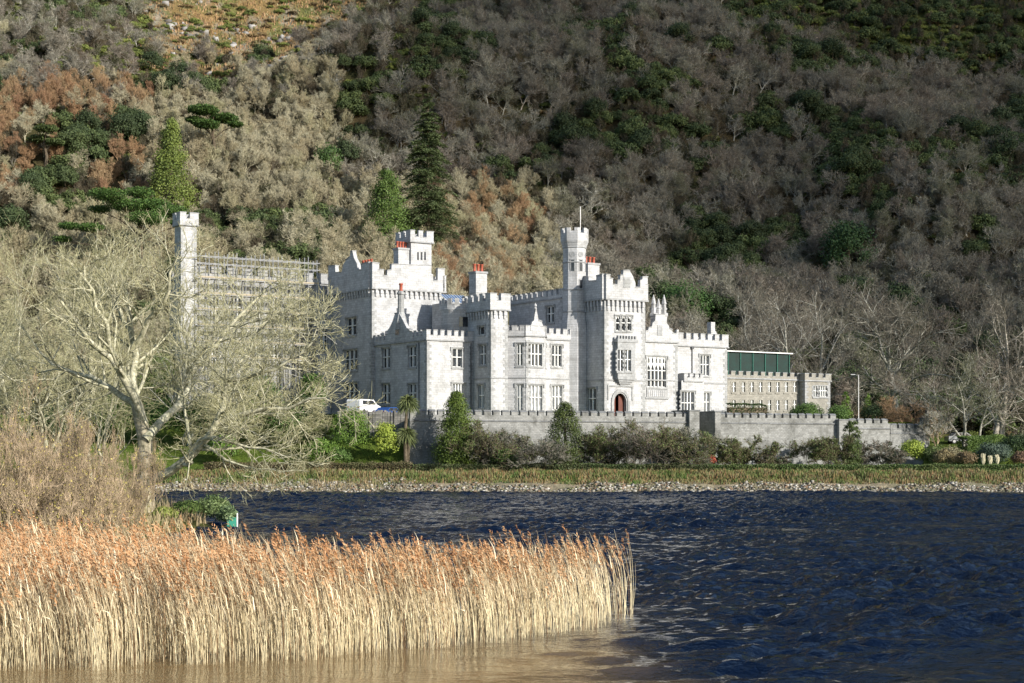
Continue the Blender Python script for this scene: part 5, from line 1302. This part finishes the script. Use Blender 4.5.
leafy('dark_shrub', 1016, 208, 40, 436, 'dark green shrub at the right edge under the big bare tree', 'bush', 414, cols=DK, n=6000, clumps=80)
leafy('brown_shrub', 1022, 198, 26, 452, 'brown bracken clump at the right edge of the view', 'bush', 415, cols=((.12, .08, .05), (.2, .12, .07)), n=3000)
leafy('brown_shrub', 935, 207, 30, 446, 'green-brown shrub right beside the lamp pillar', 'bush', 416, cols=OL, n=3500)
leafy('brown_shrub', 951, 205, 30, 448, 'pale dry shrub in the middle of the bank right of the lamp pillar', 'bush', 417, cols=((.20, .18, .10), (.33, .29, .18)), n=3500)
# ------------------------------------------------------------------ cars, lamps
def car(px, Y, rz, paint, label, van=False, cat='car'):
    X = wx(px, Y); o = link('parked_van' if van else 'parked_car', None, label=label, cat=cat, loc=(X, Y, float(ground(X, Y))+.02), rz=rz)
    L, Wd = (4.7, 1.85) if van else (4.2, 1.75); fr = lambda a, n, z: (a, n, z)
    if van: prof = [(-L/2, .35), (-L/2, 1.62), (-L/2+.2, 1.8), (L/2-1.7, 1.8), (L/2-.85, 1.2), (L/2-.1, 1.0), (L/2, .7), (L/2, .35)]
    else: prof = [(-L/2, .35), (-L/2+.02, .95), (-L/2+.5, 1.02), (-L/2+1.1, 1.45), (.35, 1.47), (1.05, 1.0), (L/2-.15, .85), (L/2, .6), (L/2, .35)]
    m = MB(); m.prism(prof, -Wd/2, Wd/2, fr); link('body', m.mesh('body', paint), o)
    for sd in (-1, 1):
        if van: wp = [[(-1.7, 1.2), (-1.7, 1.66), (-.6, 1.66), (-.6, 1.2)], [(-.5, 1.2), (-.5, 1.66), (.6, 1.66), (1.2, 1.2)]]
        else: wp = [[(-1.4, 1.03), (-.95, 1.38), (-.35, 1.38), (-.35, 1.03)], [(-.27, 1.03), (-.27, 1.38), (.3, 1.39), (.85, 1.03)]]
        for w in wp:
            m = MB(); y0, y1 = sorted((sd*(Wd/2-.01), sd*(Wd/2+.012))); m.prism(w, y0, y1, fr); link('window', m.mesh('window', M_glass), o)
    m = MB(); fp = [(.38, 1.42), (1.02, 1.03)] if not van else [(L/2-1.66, 1.76), (L/2-.9, 1.26)]
    m.add([(fp[0][0]+.04, -Wd/2+.12, fp[0][1]+.03), (fp[0][0]+.04, Wd/2-.12, fp[0][1]+.03), (fp[1][0]+.04, Wd/2-.08, fp[1][1]+.03), (fp[1][0]+.04, -Wd/2+.08, fp[1][1]+.03)], [(0, 1, 2, 3)]); link('windscreen', m.mesh('windscreen', M_glass), o)
    for sx in (-1, 1):
        for sd in (-1, 1):
            m = MB(); vs = []; n = 16; y0, y1 = sd*(Wd/2-.2), sd*(Wd/2+.02)
            for yy in (y0, y1): vs += [(sx*1.35+.32*cos(2*pi*i/n), yy, .32+.32*sin(2*pi*i/n)) for i in range(n)]
            m.add(vs, [(i, (i+1) % n, n+(i+1) % n, n+i) for i in range(n)]+[tuple(range(n)), tuple(range(n, 2*n))]); wh = link('wheel', m.mesh('wheel', M_tyre), o)
            m = MB(); m.add([(sx*1.35+.19*cos(2*pi*i/n), sd*(Wd/2+.025), .32+.19*sin(2*pi*i/n)) for i in range(n)], [tuple(range(n))]); link('rim', m.mesh('rim', M_metal), wh)
    for sd in (-1, 1):
        m = MB(); m.box(L/2-.04, L/2+.02, sd*.62-.18, sd*.62+.18, .62, .76); link('headlight', m.mesh('headlight', M_glass2), o)
        m = MB(); m.box(-L/2-.02, -L/2+.04, sd*.72-.1, sd*.72+.1, .75, .95); link('tail_light', m.mesh('tail_light', M_pot), o)
car(364, 205.5, radians(62), M_vanw, 'white van parked by the rubble wall below the keep', True, 'van')
car(389, 205.5, radians(58), M_carb, 'blue car parked between the white van and the cabbage palm')
car(962, 226, radians(5), M_cars, 'silver car parked beneath the two birches')
Xl, Yl = wx(858.5, 221), 221; gl_ = 7.9; o = link('lamp_post', None, label='tall thin grey lamp post above the ivy pier', cat='lamp post', loc=(Xl, Yl, gl_)); hl_ = wz(375, Yl)-gl_
m = MB(); m.tube([(0, 0, 0), (0, 0, .8), (0, 0, hl_)], [.12, .07, .05], 8); link('post', m.mesh('post', M_metal), o); m = MB(); m.tube([(0, 0, hl_-.05), (-.5, 0, hl_+.05)], .03); link('arm', m.mesh('arm', M_metal), o)
m = MB(); m.box(-1.0, -.45, -.12, .12, hl_, hl_+.12); link('lamp_head', m.mesh('lamp_head', M_metal), o)
ae = tA(926.5, .3); Xe, Ye = TO[0]+ae*tx-.3*ty, TO[1]+ae*ty+.3*tx; ze = wz(426, 220)+1.16; o = link('lantern', None, label='small black lantern standing on the end pillar of the terrace wall', cat='lantern', loc=(Xe, Ye, ze))
m = MB(); m.lathe(0, 0, [(.12, 0), (.05, .1), (.05, .45)], 8); link('stem', m.mesh('stem', M_lead), o); m = MB(); m.lathe(0, 0, [(.1, .45), (.2, .85), (.22, .87), (.05, 1.08), (.02, 1.2)], 6); link('lamp_head', m.mesh('lamp_head', M_lead), o)
# teal board on the spit
Yb = 97.; Xb = wx(231, Yb); o = link('board_sign', None, label='small teal board on a pale post at the tip of the near bank', cat='sign', loc=(Xb, Yb, float(ground(Xb, Yb))), rz=.3)
zb1 = wz(514, Yb)-float(ground(Xb, Yb)); m = MB(); m.box(-.22, .3, -.02, .02, zb1-.75, zb1-.2); link('board', m.mesh('board', M_teal), o); m = MB(); m.box(.32, .39, -.03, .04, -.6, zb1+.05); link('post', m.mesh('post', M_white), o)

# ------------------------------------------------------------------ shore: stones, rough grass
def rocks(name, X, Y, S_, cols, seed, mat, sink=.25):
    rg = np.random.RandomState(seed); n = len(X)
    base = np.array([(-1, -1, -1), (1, -1, -1), (1, 1, -1), (-1, 1, -1), (-1, -1, 1), (1, -1, 1), (1, 1, 1), (-1, 1, 1)], float)*.6
    V = base[None]*(1+.45*rg.randn(n, 8, 1)*.5)+.16*rg.randn(n, 8, 3); V *= (S_[:, None, None]*np.array([1.2, 1, .75])); a = rg.rand(n)*pi
    x = V[..., 0]*np.cos(a)[:, None]-V[..., 1]*np.sin(a)[:, None]; y = V[..., 0]*np.sin(a)[:, None]+V[..., 1]*np.cos(a)[:, None]
    V = np.stack([x+X[:, None], y+Y[:, None], V[..., 2]+(ground(X, Y)+S_*sink)[:, None]], -1).reshape(-1, 3)
    fq = np.array([(3, 2, 1, 0), (4, 5, 6, 7), (0, 1, 5, 4), (1, 2, 6, 5), (2, 3, 7, 6), (3, 0, 4, 7)]); Q = (np.arange(n)[:, None, None]*8+fq[None]).reshape(-1, 4)
    ci = rg.randint(0, len(cols), n); c_ = np.array(cols)[ci]*(.7+.5*rg.rand(n, 1))
    return mesh_np(name, V, Q, mat, colr=np.repeat(c_, 8, 0))
M_rock = vegmat('shore_rock', .9, .0)
rg = np.random.RandomState(8); n = 11000; X = rg.uniform(-45, 75, n); Yr = 183.1+(rg.rand(n)**1.2)*3.1*(1+.35*fbm(X, X*0, 12, 2, 3))*np.where(X < -10, 1.25, .8); sz = .05+.17*rg.rand(n)**2.8
link('shore_stones', rocks('shore_stones', X, Yr, sz, [(.32, .30, .26), (.26, .24, .20), (.42, .40, .36), (.17, .14, .10), (.22, .15, .10), (.11, .10, .07), (.15, .15, .08)], 4, M_rock), kind='stuff', label='rubble stones lining the far shore of the lake', cat='stones')
def tufts(name, X, Y, H_, W_, cols, seed, lean=.25, mat=None, Z=None, cz=None, k=3):
    rg = np.random.RandomState(seed); n = len(X); Z = ground(X, Y) if Z is None else Z; a = rg.rand(n)*2*pi; d = np.stack([np.cos(a), np.sin(a)], 1)*(lean*H_*rg.rand(n))[:, None]
    sd_ = rg.rand(n)*pi; sx_ = np.cos(sd_)*W_; sy_ = np.sin(sd_)*W_; V = []
    for j in range(k):
        f = j/(k-1); w = 1-.85*f; px_ = X+d[:, 0]*f**1.6; py_ = Y+d[:, 1]*f**1.6; pz_ = Z-.05+H_*f
        V += [np.stack([px_-sx_*w, py_-sy_*w, pz_], 1), np.stack([px_+sx_*w, py_+sy_*w, pz_], 1)]
    V = np.stack(V, 1).reshape(-1, 3); ix = np.arange(n*2*k).reshape(n, k, 2); Q = np.stack([ix[:, :-1, 0], ix[:, :-1, 1], ix[:, 1:, 1], ix[:, 1:, 0]], -1).reshape(-1, 4)
    if cz is None: cz = (fbm(X, Y, 7, 3, 13)*.5+.5)
    f = np.clip(cz+.22*rg.randn(n), 0, .999)*(len(cols)-1); i = f.astype(int); w = (f-i)[:, None]; C = np.array(cols); c_ = C[i]*(1-w)+C[np.minimum(i+1, len(C)-1)]*w
    return mesh_np(name, V, Q, mat or M_leaf1, colr=np.repeat(c_, 2*k, 0))
n = 60000; X = rg.uniform(-46, 76, n); Yt = rg.uniform(185.6, 190.6, n); hh = (.25+.55*rg.rand(n))*(.65+.5*np.clip(fbm(X, Yt, 5, 3, 18)+.5, 0, 1.4))*np.where(Yt < 187, .5, np.where(Yt > 189.3, .5, .8))
link('bank_grass', tufts('bank_grass', X, Yt, hh, .035+.05*rg.rand(n), [(.06, .11, .02), (.12, .16, .04), (.17, .17, .07), (.24, .13, .06), (.22, .20, .11), (.09, .13, .03)], 7, .4), kind='stuff', label='rough grass and bracken on the far bank above the stones', cat='grass')
n = 50000; X = rg.uniform(-60, 80, n); Yt = rg.uniform(192, 246, n); a_t = (X-TO[0])*tx+(Yt-TO[1])*ty; kp = (a_t < 0) | (a_t > T_end+1) | (Yt < 199); X, Yt = X[kp], Yt[kp]
link('lawn_grass', tufts('lawn_grass', X, Yt, .08+.10*rg.rand(len(X)), .05+0*X, [(.07, .13, .02), (.14, .18, .04), (.11, .16, .03)], 9, .4), kind='stuff', label='short green grass of the grounds', cat='grass')
# dry undergrowth on the near bank
n = 52000; X = rg.uniform(-42, -14, n); Yt = rg.uniform(46, 186, n); gz = ground(X, Yt); kp = (gz > .12); X, Yt = X[kp], Yt[kp]
link('bank_undergrowth', tufts('bank_undergrowth', X, Yt, (.35+.75*rg.rand(len(X)))*(.7+.4*fbm(X, Yt, 6, 3)), .02+.03*rg.rand(len(X)), [(.12, .15, .04), (.30, .24, .13), (.38, .30, .18), (.26, .20, .10)], 10, .4), kind='stuff', label='dry grass and undergrowth on the near left bank', cat='undergrowth')
for i, (px, Y_, w, pt_, c_, lb) in enumerate([(214, 99.5, 40, 497, ((.07, .12, .03), (.22, .28, .12)), 'low glossy green bush at the tip of the near bank'), (186, 98, 36, 501, ((.08, .14, .03), (.20, .27, .08)), 'low green bush just right of the foreground trunk'), (228, 97.5, 22, 505, ((.10, .16, .06), (.26, .33, .17)), 'pale green bush beside the teal board'),
        (165, 92, 30, 508, ((.12, .16, .03), (.28, .30, .08)), 'yellowish green bush at the foot of the foreground trunk')]):
    leafy('low_bush', px, Y_, w, pt_, lb, 'bush', 500+i, cols=c_, n=5000, size=.055, clumps=70, low=-.05)

# ------------------------------------------------------------------ foreground tree with pale limbs
def fw(px, py, Y): return (wx(px, Y), Y, wz(py, Y))
BT = 95.
limbs = [  # (points (px,py,depth), r0, r1)
    ([(146, 512, 95), (147, 485, 95), (146, 455, 95.2), (144, 425, 95.4), (137, 405, 95.6)], .62, .40),
    ([(144, 428, 95.3), (136, 400, 96), (132, 365, 96.5), (131, 330, 97), (128, 305, 97.5), (124, 280, 98)], .36, .10),
    ([(144, 425, 95.4), (128, 385, 94), (110, 352, 93.5), (95, 345, 93), (78, 322, 92), (60, 300, 91.5)], .33, .08),
    ([(145, 440, 95), (165, 422, 96), (182, 398, 97), (194, 372, 98), (186, 345, 98.5), (192, 318, 99)], .34, .09),
    ([(147, 484, 95), (170, 470, 94), (190, 452, 93.5), (214, 432, 93), (221, 405, 92.5), (228, 380, 92), (250, 352, 92)], .36, .08),
    ([(216, 425, 93), (240, 414, 92.5), (268, 411, 92), (296, 408, 91.5), (326, 398, 91)], .20, .05),
    ([(190, 452, 93.5), (205, 436, 93), (228, 436, 92), (255, 446, 91.5), (284, 456, 91)], .15, .04),
    ([(137, 405, 95.6), (118, 392, 97), (95, 380, 98.5), (68, 372, 100), (40, 352, 101)], .26, .07),
    ([(190, 372, 98), (214, 350, 98.5), (232, 322, 99), (252, 300, 99.5), (270, 285, 100)], .2, .06),
    ([(132, 350, 96.7), (150, 322, 96), (166, 298, 95), (174, 275, 94.5), (178, 255, 94)], .22, .06),
    ([(110, 352, 93.5), (104, 318, 92.5), (92, 290, 92), (84, 265, 91.5)], .2, .06),
    ([(228, 380, 92), (252, 378, 91.5), (280, 366, 91), (305, 352, 90.8), (318, 335, 90.5)], .16, .05),
    ([(131, 330, 97), (112, 306, 99), (102, 280, 100), (110, 255, 100.5)], .18, .06),
    ([(250, 352, 92), (262, 328, 92.5), (284, 310, 93), (300, 300, 93)], .12, .04)]
K_ = 7; Ps = []; Rs = []
base = np.array(fw(146, 500, BT)); base[2] = float(ground(base[0], BT))
rgb = np.random.RandomState(31)
for pts_, r0, r1 in limbs:
    W3 = np.array([fw(*p) for p in pts_]); d_ = np.r_[0, np.cumsum(np.linalg.norm(np.diff(W3, axis=0), axis=1))]; tt = np.linspace(0, d_[-1], K_)
    P_ = np.stack([np.interp(tt, d_, W3[:, i]) for i in range(3)], 1)
    P_[1:-1] += rgb.randn(K_-2, 3)*.12; Ps.append(P_-base); Rs.append(np.linspace(r0, r1, K_)*.84)
P = np.stack(Ps); R = np.stack(Rs)
ft = link('sycamore_tree', None, label='large spreading bare tree with pale lichened limbs in the left foreground', cat='tree', loc=tuple(base))
tv, tq = tubes(P, R, 10)
L_ = P[1:]; LR = R[1:]
P1, R1 = spawn(rgb, L_, LR, 11, .2, 1., .52, 55, .16, .22, 6, .5, .25, tl=.3, lmin=1.6)
P2, R2 = spawn(rgb, P1, R1, 7, .15, 1., .55, 48, .12, .2, 5, .55, .3, lmin=.7)
P3, R3 = spawn(rgb, P2, R2, 5, .15, 1., .6, 42, .12, .2, 4, .6, .4, lmin=.35)
P4, R4 = spawn(rgb, P3, R3, 2, .15, 1., .7, 40, .14, .2, 3, .6, .5, lmin=.2)
M_ptrunk = barkmat('mossy_trunk_bark', [(.33, .29, .21), (.36, .32, .24)])
link('trunk', mesh_np('trunk', *merge((tv[:K_*10], tq[:(K_-1)*10])), M_ptrunk, smooth=True), ft)
link('limbs', mesh_np('limbs', *tubes(L_, LR, 8), M_pale, smooth=True), ft)
link('branches', mesh_np('branches', *merge(tubes(P1, R1, 6), tubes(P2, np.maximum(R2, .018), 4)), M_pale, smooth=True), ft)
link('crown', mesh_np('crown', *merge(tubes(P3, np.maximum(R3, .009), 3), tubes(P4, np.maximum(R4, .007), 3)), M_palet), ft)
print('fg twigs', len(P4))
# neighbours of the foreground tree
twiggy('bare_tree', 38, 118, 225, 'tall pale bare tree behind the foreground tree at the left edge', 'tree', 701, M_pale, M_palet, multi=2, spread=.65, twig=.011, dens=1.8, up=.1, rt=.024)
twiggy('bare_tree', -12, 108, 228, 'pale bare tree cut by the left edge of the view', 'tree', 702, M_pale, M_palet, multi=2, spread=.65, twig=.011, dens=1.6, up=.1)
twiggy('bare_tree', 92, 150, 262, 'slim pale bare tree seen between the limbs of the foreground tree', 'tree', 703, M_pale, M_palet, multi=2, spread=.6, twig=.012, dens=1.6, up=.15)
twiggy('bare_tree', 236, 203, 348, 'pale bare tree in front of the scaffolded range, seen through the foreground tree', 'tree', 704, M_pale, M_palet, multi=3, spread=.6, twig=.013, dens=1.8, up=.1, wide=1.2)
twiggy('bare_tree', 190, 206, 258, 'tall bare tree hiding the lower part of the small left tower', 'tree', 705, M_grey, M_palet, multi=3, spread=.6, twig=.013, dens=1.9, up=.1, wide=1.1)
twiggy('bare_tree', 284, 204, 380, 'low spreading bare tree below the right end of the scaffolding', 'tree', 706, M_pale, M_palet, multi=3, spread=.6, twig=.013, dens=1.8, up=.05, wide=1.4)
for i, (px, Y_, pt_, wd2, lb) in enumerate([(4, 62, 372, .75, 'tan twiggy shrub at the left edge behind the reeds'), (44, 66, 366, .62, 'tallest tan twiggy shrub left of the foreground trunk'), (80, 70, 402, .6, 'tan twiggy shrub close to the foreground trunk, its left neighbour'), (-20, 58, 400, .8, 'tan shrub cut by the left edge behind the reeds'),
        (112, 76, 452, .7, 'low tan shrub just left of the foot of the foreground trunk'), (132, 80, 436, .5, 'thin tan shrub whose twigs cross the foreground trunk'), (28, 57, 430, .8, 'lower tan shrub in front of the tallest one'), (68, 60, 450, .8, 'small tan shrub above the reeds, nearest the camera')]):
    twiggy('bare_shrub', px, Y_, pt_, lb, 'shrub', 720+i, M_tan, M_tan, multi=8, spread=.5, twig=.0055, dens=1.7, up=.42, wide=wd2, leaf=((.30, .27, .06), (.50, .40, .14)), nl=1100, lsz=.035, rt=.009, bole=.05)
# moor grass and heather tussocks on the open slopes
rg = np.random.RandomState(28); n = 90000; X = rg.uniform(-125, 160, n); Yt = rg.uniform(345, 470, n); zt_ = ground(X, Yt); pq, qq = 512+F*X/Yt, HOR-F*(zt_-CAMZ)/Yt
kp = ((moorf(pq, qq, X, Yt) > .25) & (qq > -40)) | ((pq > 680) & (qq < 80) & (qq > -40) & (rg.rand(n) < .5)); X, Yt, pq = X[kp], Yt[kp], pq[kp]; rt_ = np.where(pq > 600, .75, .0)
link('moor_grass', tufts('moor_grass', X, Yt, .35+.6*rg.rand(len(X)), .14+.16*rg.rand(len(X)), [(.30, .19, .095), (.26, .15, .075), (.22, .19, .10), (.15, .15, .065), (.09, .11, .04)], 29, .6, cz=np.clip(.28+rt_*.6+.42*fbm(X, Yt, 14, 3, 2)+.2*fbm(X, Yt, 4, 2, 7), 0, 1)), kind='stuff', label='orange moor grass and heather on the open upper slope', cat='grass')
# bare boulders on the moor and the crag at the upper right
rg = np.random.RandomState(18); n = 9000; X = rg.uniform(-110, 150, n); Yt = rg.uniform(360, 450, n); zt_ = ground(X, Yt); pq, qq = 512+F*X/Yt, HOR-F*(zt_-CAMZ)/Yt
m1 = (moorf(pq, qq, X, Yt) > .5) & (fbm(X, Yt, 16, 3, 25) > .22); m2 = (pq > 920) & (pq < 1030) & (qq < 62) & (fbm(X, Yt, 14, 3, 25) > -.1); m3 = (pq > 800) & (pq < 930) & (qq > 22) & (qq < 60) & (rg.rand(n) < .3); kp = m1 | m2 | m3; X, Yt = X[kp], Yt[kp]
link('boulders', rocks('boulders', X, Yt, .2+1.1*rg.rand(len(X))**2.6, [(.23, .22, .21), (.29, .28, .27), (.16, .15, .14)], 5, M_rock, 0), kind='stuff', label='pale boulders and broken crag high on the hillside', cat='rocks')

# ------------------------------------------------------------------ reed bed
rr_ = np.random.RandomState(12); n = 92000
Yc = rr_.uniform(32, 66, n); Xc = rr_.uniform(-24, 4.2, n); pxr = 512+F*Xc/Yc
fy = np.interp(pxr, [-300, 0, 150, 300, 400, 500, 580, 625, 640], [33, 33.6, 34.2, 35.2, 36.8, 38.8, 41, 43, 45.4]); by = np.interp(pxr, [-300, 0, 200, 255, 320, 450, 550, 610, 640], [53, 50.5, 48.5, 45, 41.2, 42.0, 44.4, 46.4, 46.9])
fy = fy+.5*fbm(Xc, Xc*0, 2.5, 3, 3)
dens_ = np.clip(.85+.6*fbm(Xc, Yc, 2.2, 3, 14), .15, 1)*np.interp(pxr, [500, 560, 610, 640], [1, .7, .45, .2])
kp = (Yc > fy) & (Yc < by) & (rr_.rand(n) < dens_) & (pxr+9*np.clip(rr_.randn(n), -.6, 2) < 636) & ((rr_.rand(n) < .5) | (Yc-fy < 4)); Xc, Yc = Xc[kp], Yc[kp]; n = len(Xc); pxr = pxr[kp]
Hr = 1.93+.27*rr_.randn(n)+.16*fbm(Xc, Yc, 3, 3, 5)+.12*(rr_.rand(n) < .1); Hr = np.clip(Hr, 1.0, 2.6)*np.interp(pxr, [0, 250, 450, 640], [1.0, .96, .90, .90])
ln = -.12-.34*rr_.rand(n); bo = .12*rr_.randn(n, 2)
k = 5; P = np.zeros((n, k, 3))
for j in range(k):
    f = j/(k-1); P[:, j, 0] = Xc+ln*f**3.2*Hr*.6+bo[:, 0]*f; P[:, j, 1] = Yc+bo[:, 1]*f-.05*f; P[:, j, 2] = -.25+(Hr+.25)*f
R = (.0038+.003*rr_.rand(n))[:, None]*np.array([1, .95, .85, .7, .4])[None]
v1, q1 = tubes(P, R, 3); f = rr_.rand(n)[:, None]; cst = np.array([.64, .52, .31])*(1-f)+np.array([.82, .72, .48])*f; cst = np.where(rr_.rand(n, 1) < .12, np.array([.28, .17, .09]), cst)
tipc = cst*.6+np.array([.40, .24, .12])*.4
cc_ = np.stack([cst*.8, cst, cst, tipc, tipc], 1); c1 = np.repeat(cc_.reshape(-1, 3), 3, 0)
# strap leaves
nl = int(n*1.1); idx = rr_.randint(0, n, nl); t_ = .3+.6*rr_.rand(nl); i4 = np.minimum((t_*4).astype(int), 3); w = (t_*4-i4)[:, None]; B0 = P[idx, i4]*(1-w)+P[idx, i4+1]*w
az = pi+rr_.randn(nl)*.9; Ll = .25+.35*rr_.rand(nl); d = np.stack([np.cos(az), np.sin(az)*.8, 0*az], 1)
LP = np.stack([B0, B0+d*(Ll*.18)[:, None]+np.array([0, 0, 1])*(Ll*.55)[:, None], B0+d*(Ll*.5)[:, None]+np.array([0, 0, 1])*(Ll*(.55+.6*rr_.rand(nl)))[:, None]], 1)
sd_ = nrm(np.cross(d, np.array([0, 0, 1.])+.6*rr_.randn(nl, 3)))[:, None]*(np.array([.011, .010, .001])[None, :, None])
v2 = np.stack([LP-sd_, LP+sd_], 2).reshape(-1, 3); ix = np.arange(nl*6).reshape(nl, 3, 2); q2 = np.stack([ix[:, :-1, 0], ix[:, :-1, 1], ix[:, 1:, 1], ix[:, 1:, 0]], -1).reshape(-1, 4)
f = rr_.rand(nl)[:, None]; c2 = np.repeat(np.array([.62, .50, .32])*(1-f)+np.array([.80, .70, .50])*f, 6, 0)
# plumes, blown to the left
hp_ = rr_.rand(n) < .33; ip = np.where(hp_)[0]; m_p = 16; idx = np.repeat(ip, m_p); s_ = np.tile(np.arange(m_p)/m_p, len(ip)); tip = P[idx, -1]; pre = P[idx, -2]; ax = nrm(tip-pre)
pl = (.34+.16*rr_.rand(len(ip))).repeat(m_p); B0 = tip-ax*((s_-.25)*pl)[:, None]; a = rr_.rand(len(idx))*2*pi
out = nrm(np.stack([np.cos(a)*.6-.55, np.sin(a)*.6, .55+.3*rr_.rand(len(idx))], 1)); ll = (.05+.10*s_*(1.15-s_)*2.2)*(.7+.6*rr_.rand(len(idx)))
E0 = B0+out*ll[:, None]+np.array([0, 0, -.02]); sd_ = nrm(np.cross(out, rr_.randn(len(idx), 3)))*(.013+.006*rr_.rand(len(idx)))[:, None]
mid = (B0+E0)/2
v3 = np.stack([B0, mid-sd_, E0, mid+sd_], 1).reshape(-1, 3); q3 = np.arange(len(v3)).reshape(-1, 4); fpl = rr_.rand(len(ip)).repeat(m_p)[:, None]*.8+rr_.rand(len(idx), 1)*.2
c3 = np.repeat(np.array([.33, .15, .06])*(1-fpl)+np.array([.52, .31, .16])*fpl, 4, 0)
V = np.concatenate([v1, v2, v3]); Q = np.concatenate([q1, q2+len(v1), q3+len(v1)+len(v2)])
M_reed = vegmat('dry_reed', .6, 0)
link('reeds', mesh_np('reeds', V, Q, M_reed, colr=np.concatenate([c1, c2, c3])), kind='stuff', label='dense bed of dry straw-coloured reeds with rust plumes standing in the lake', cat='reeds')
print('reeds', n, len(Q))
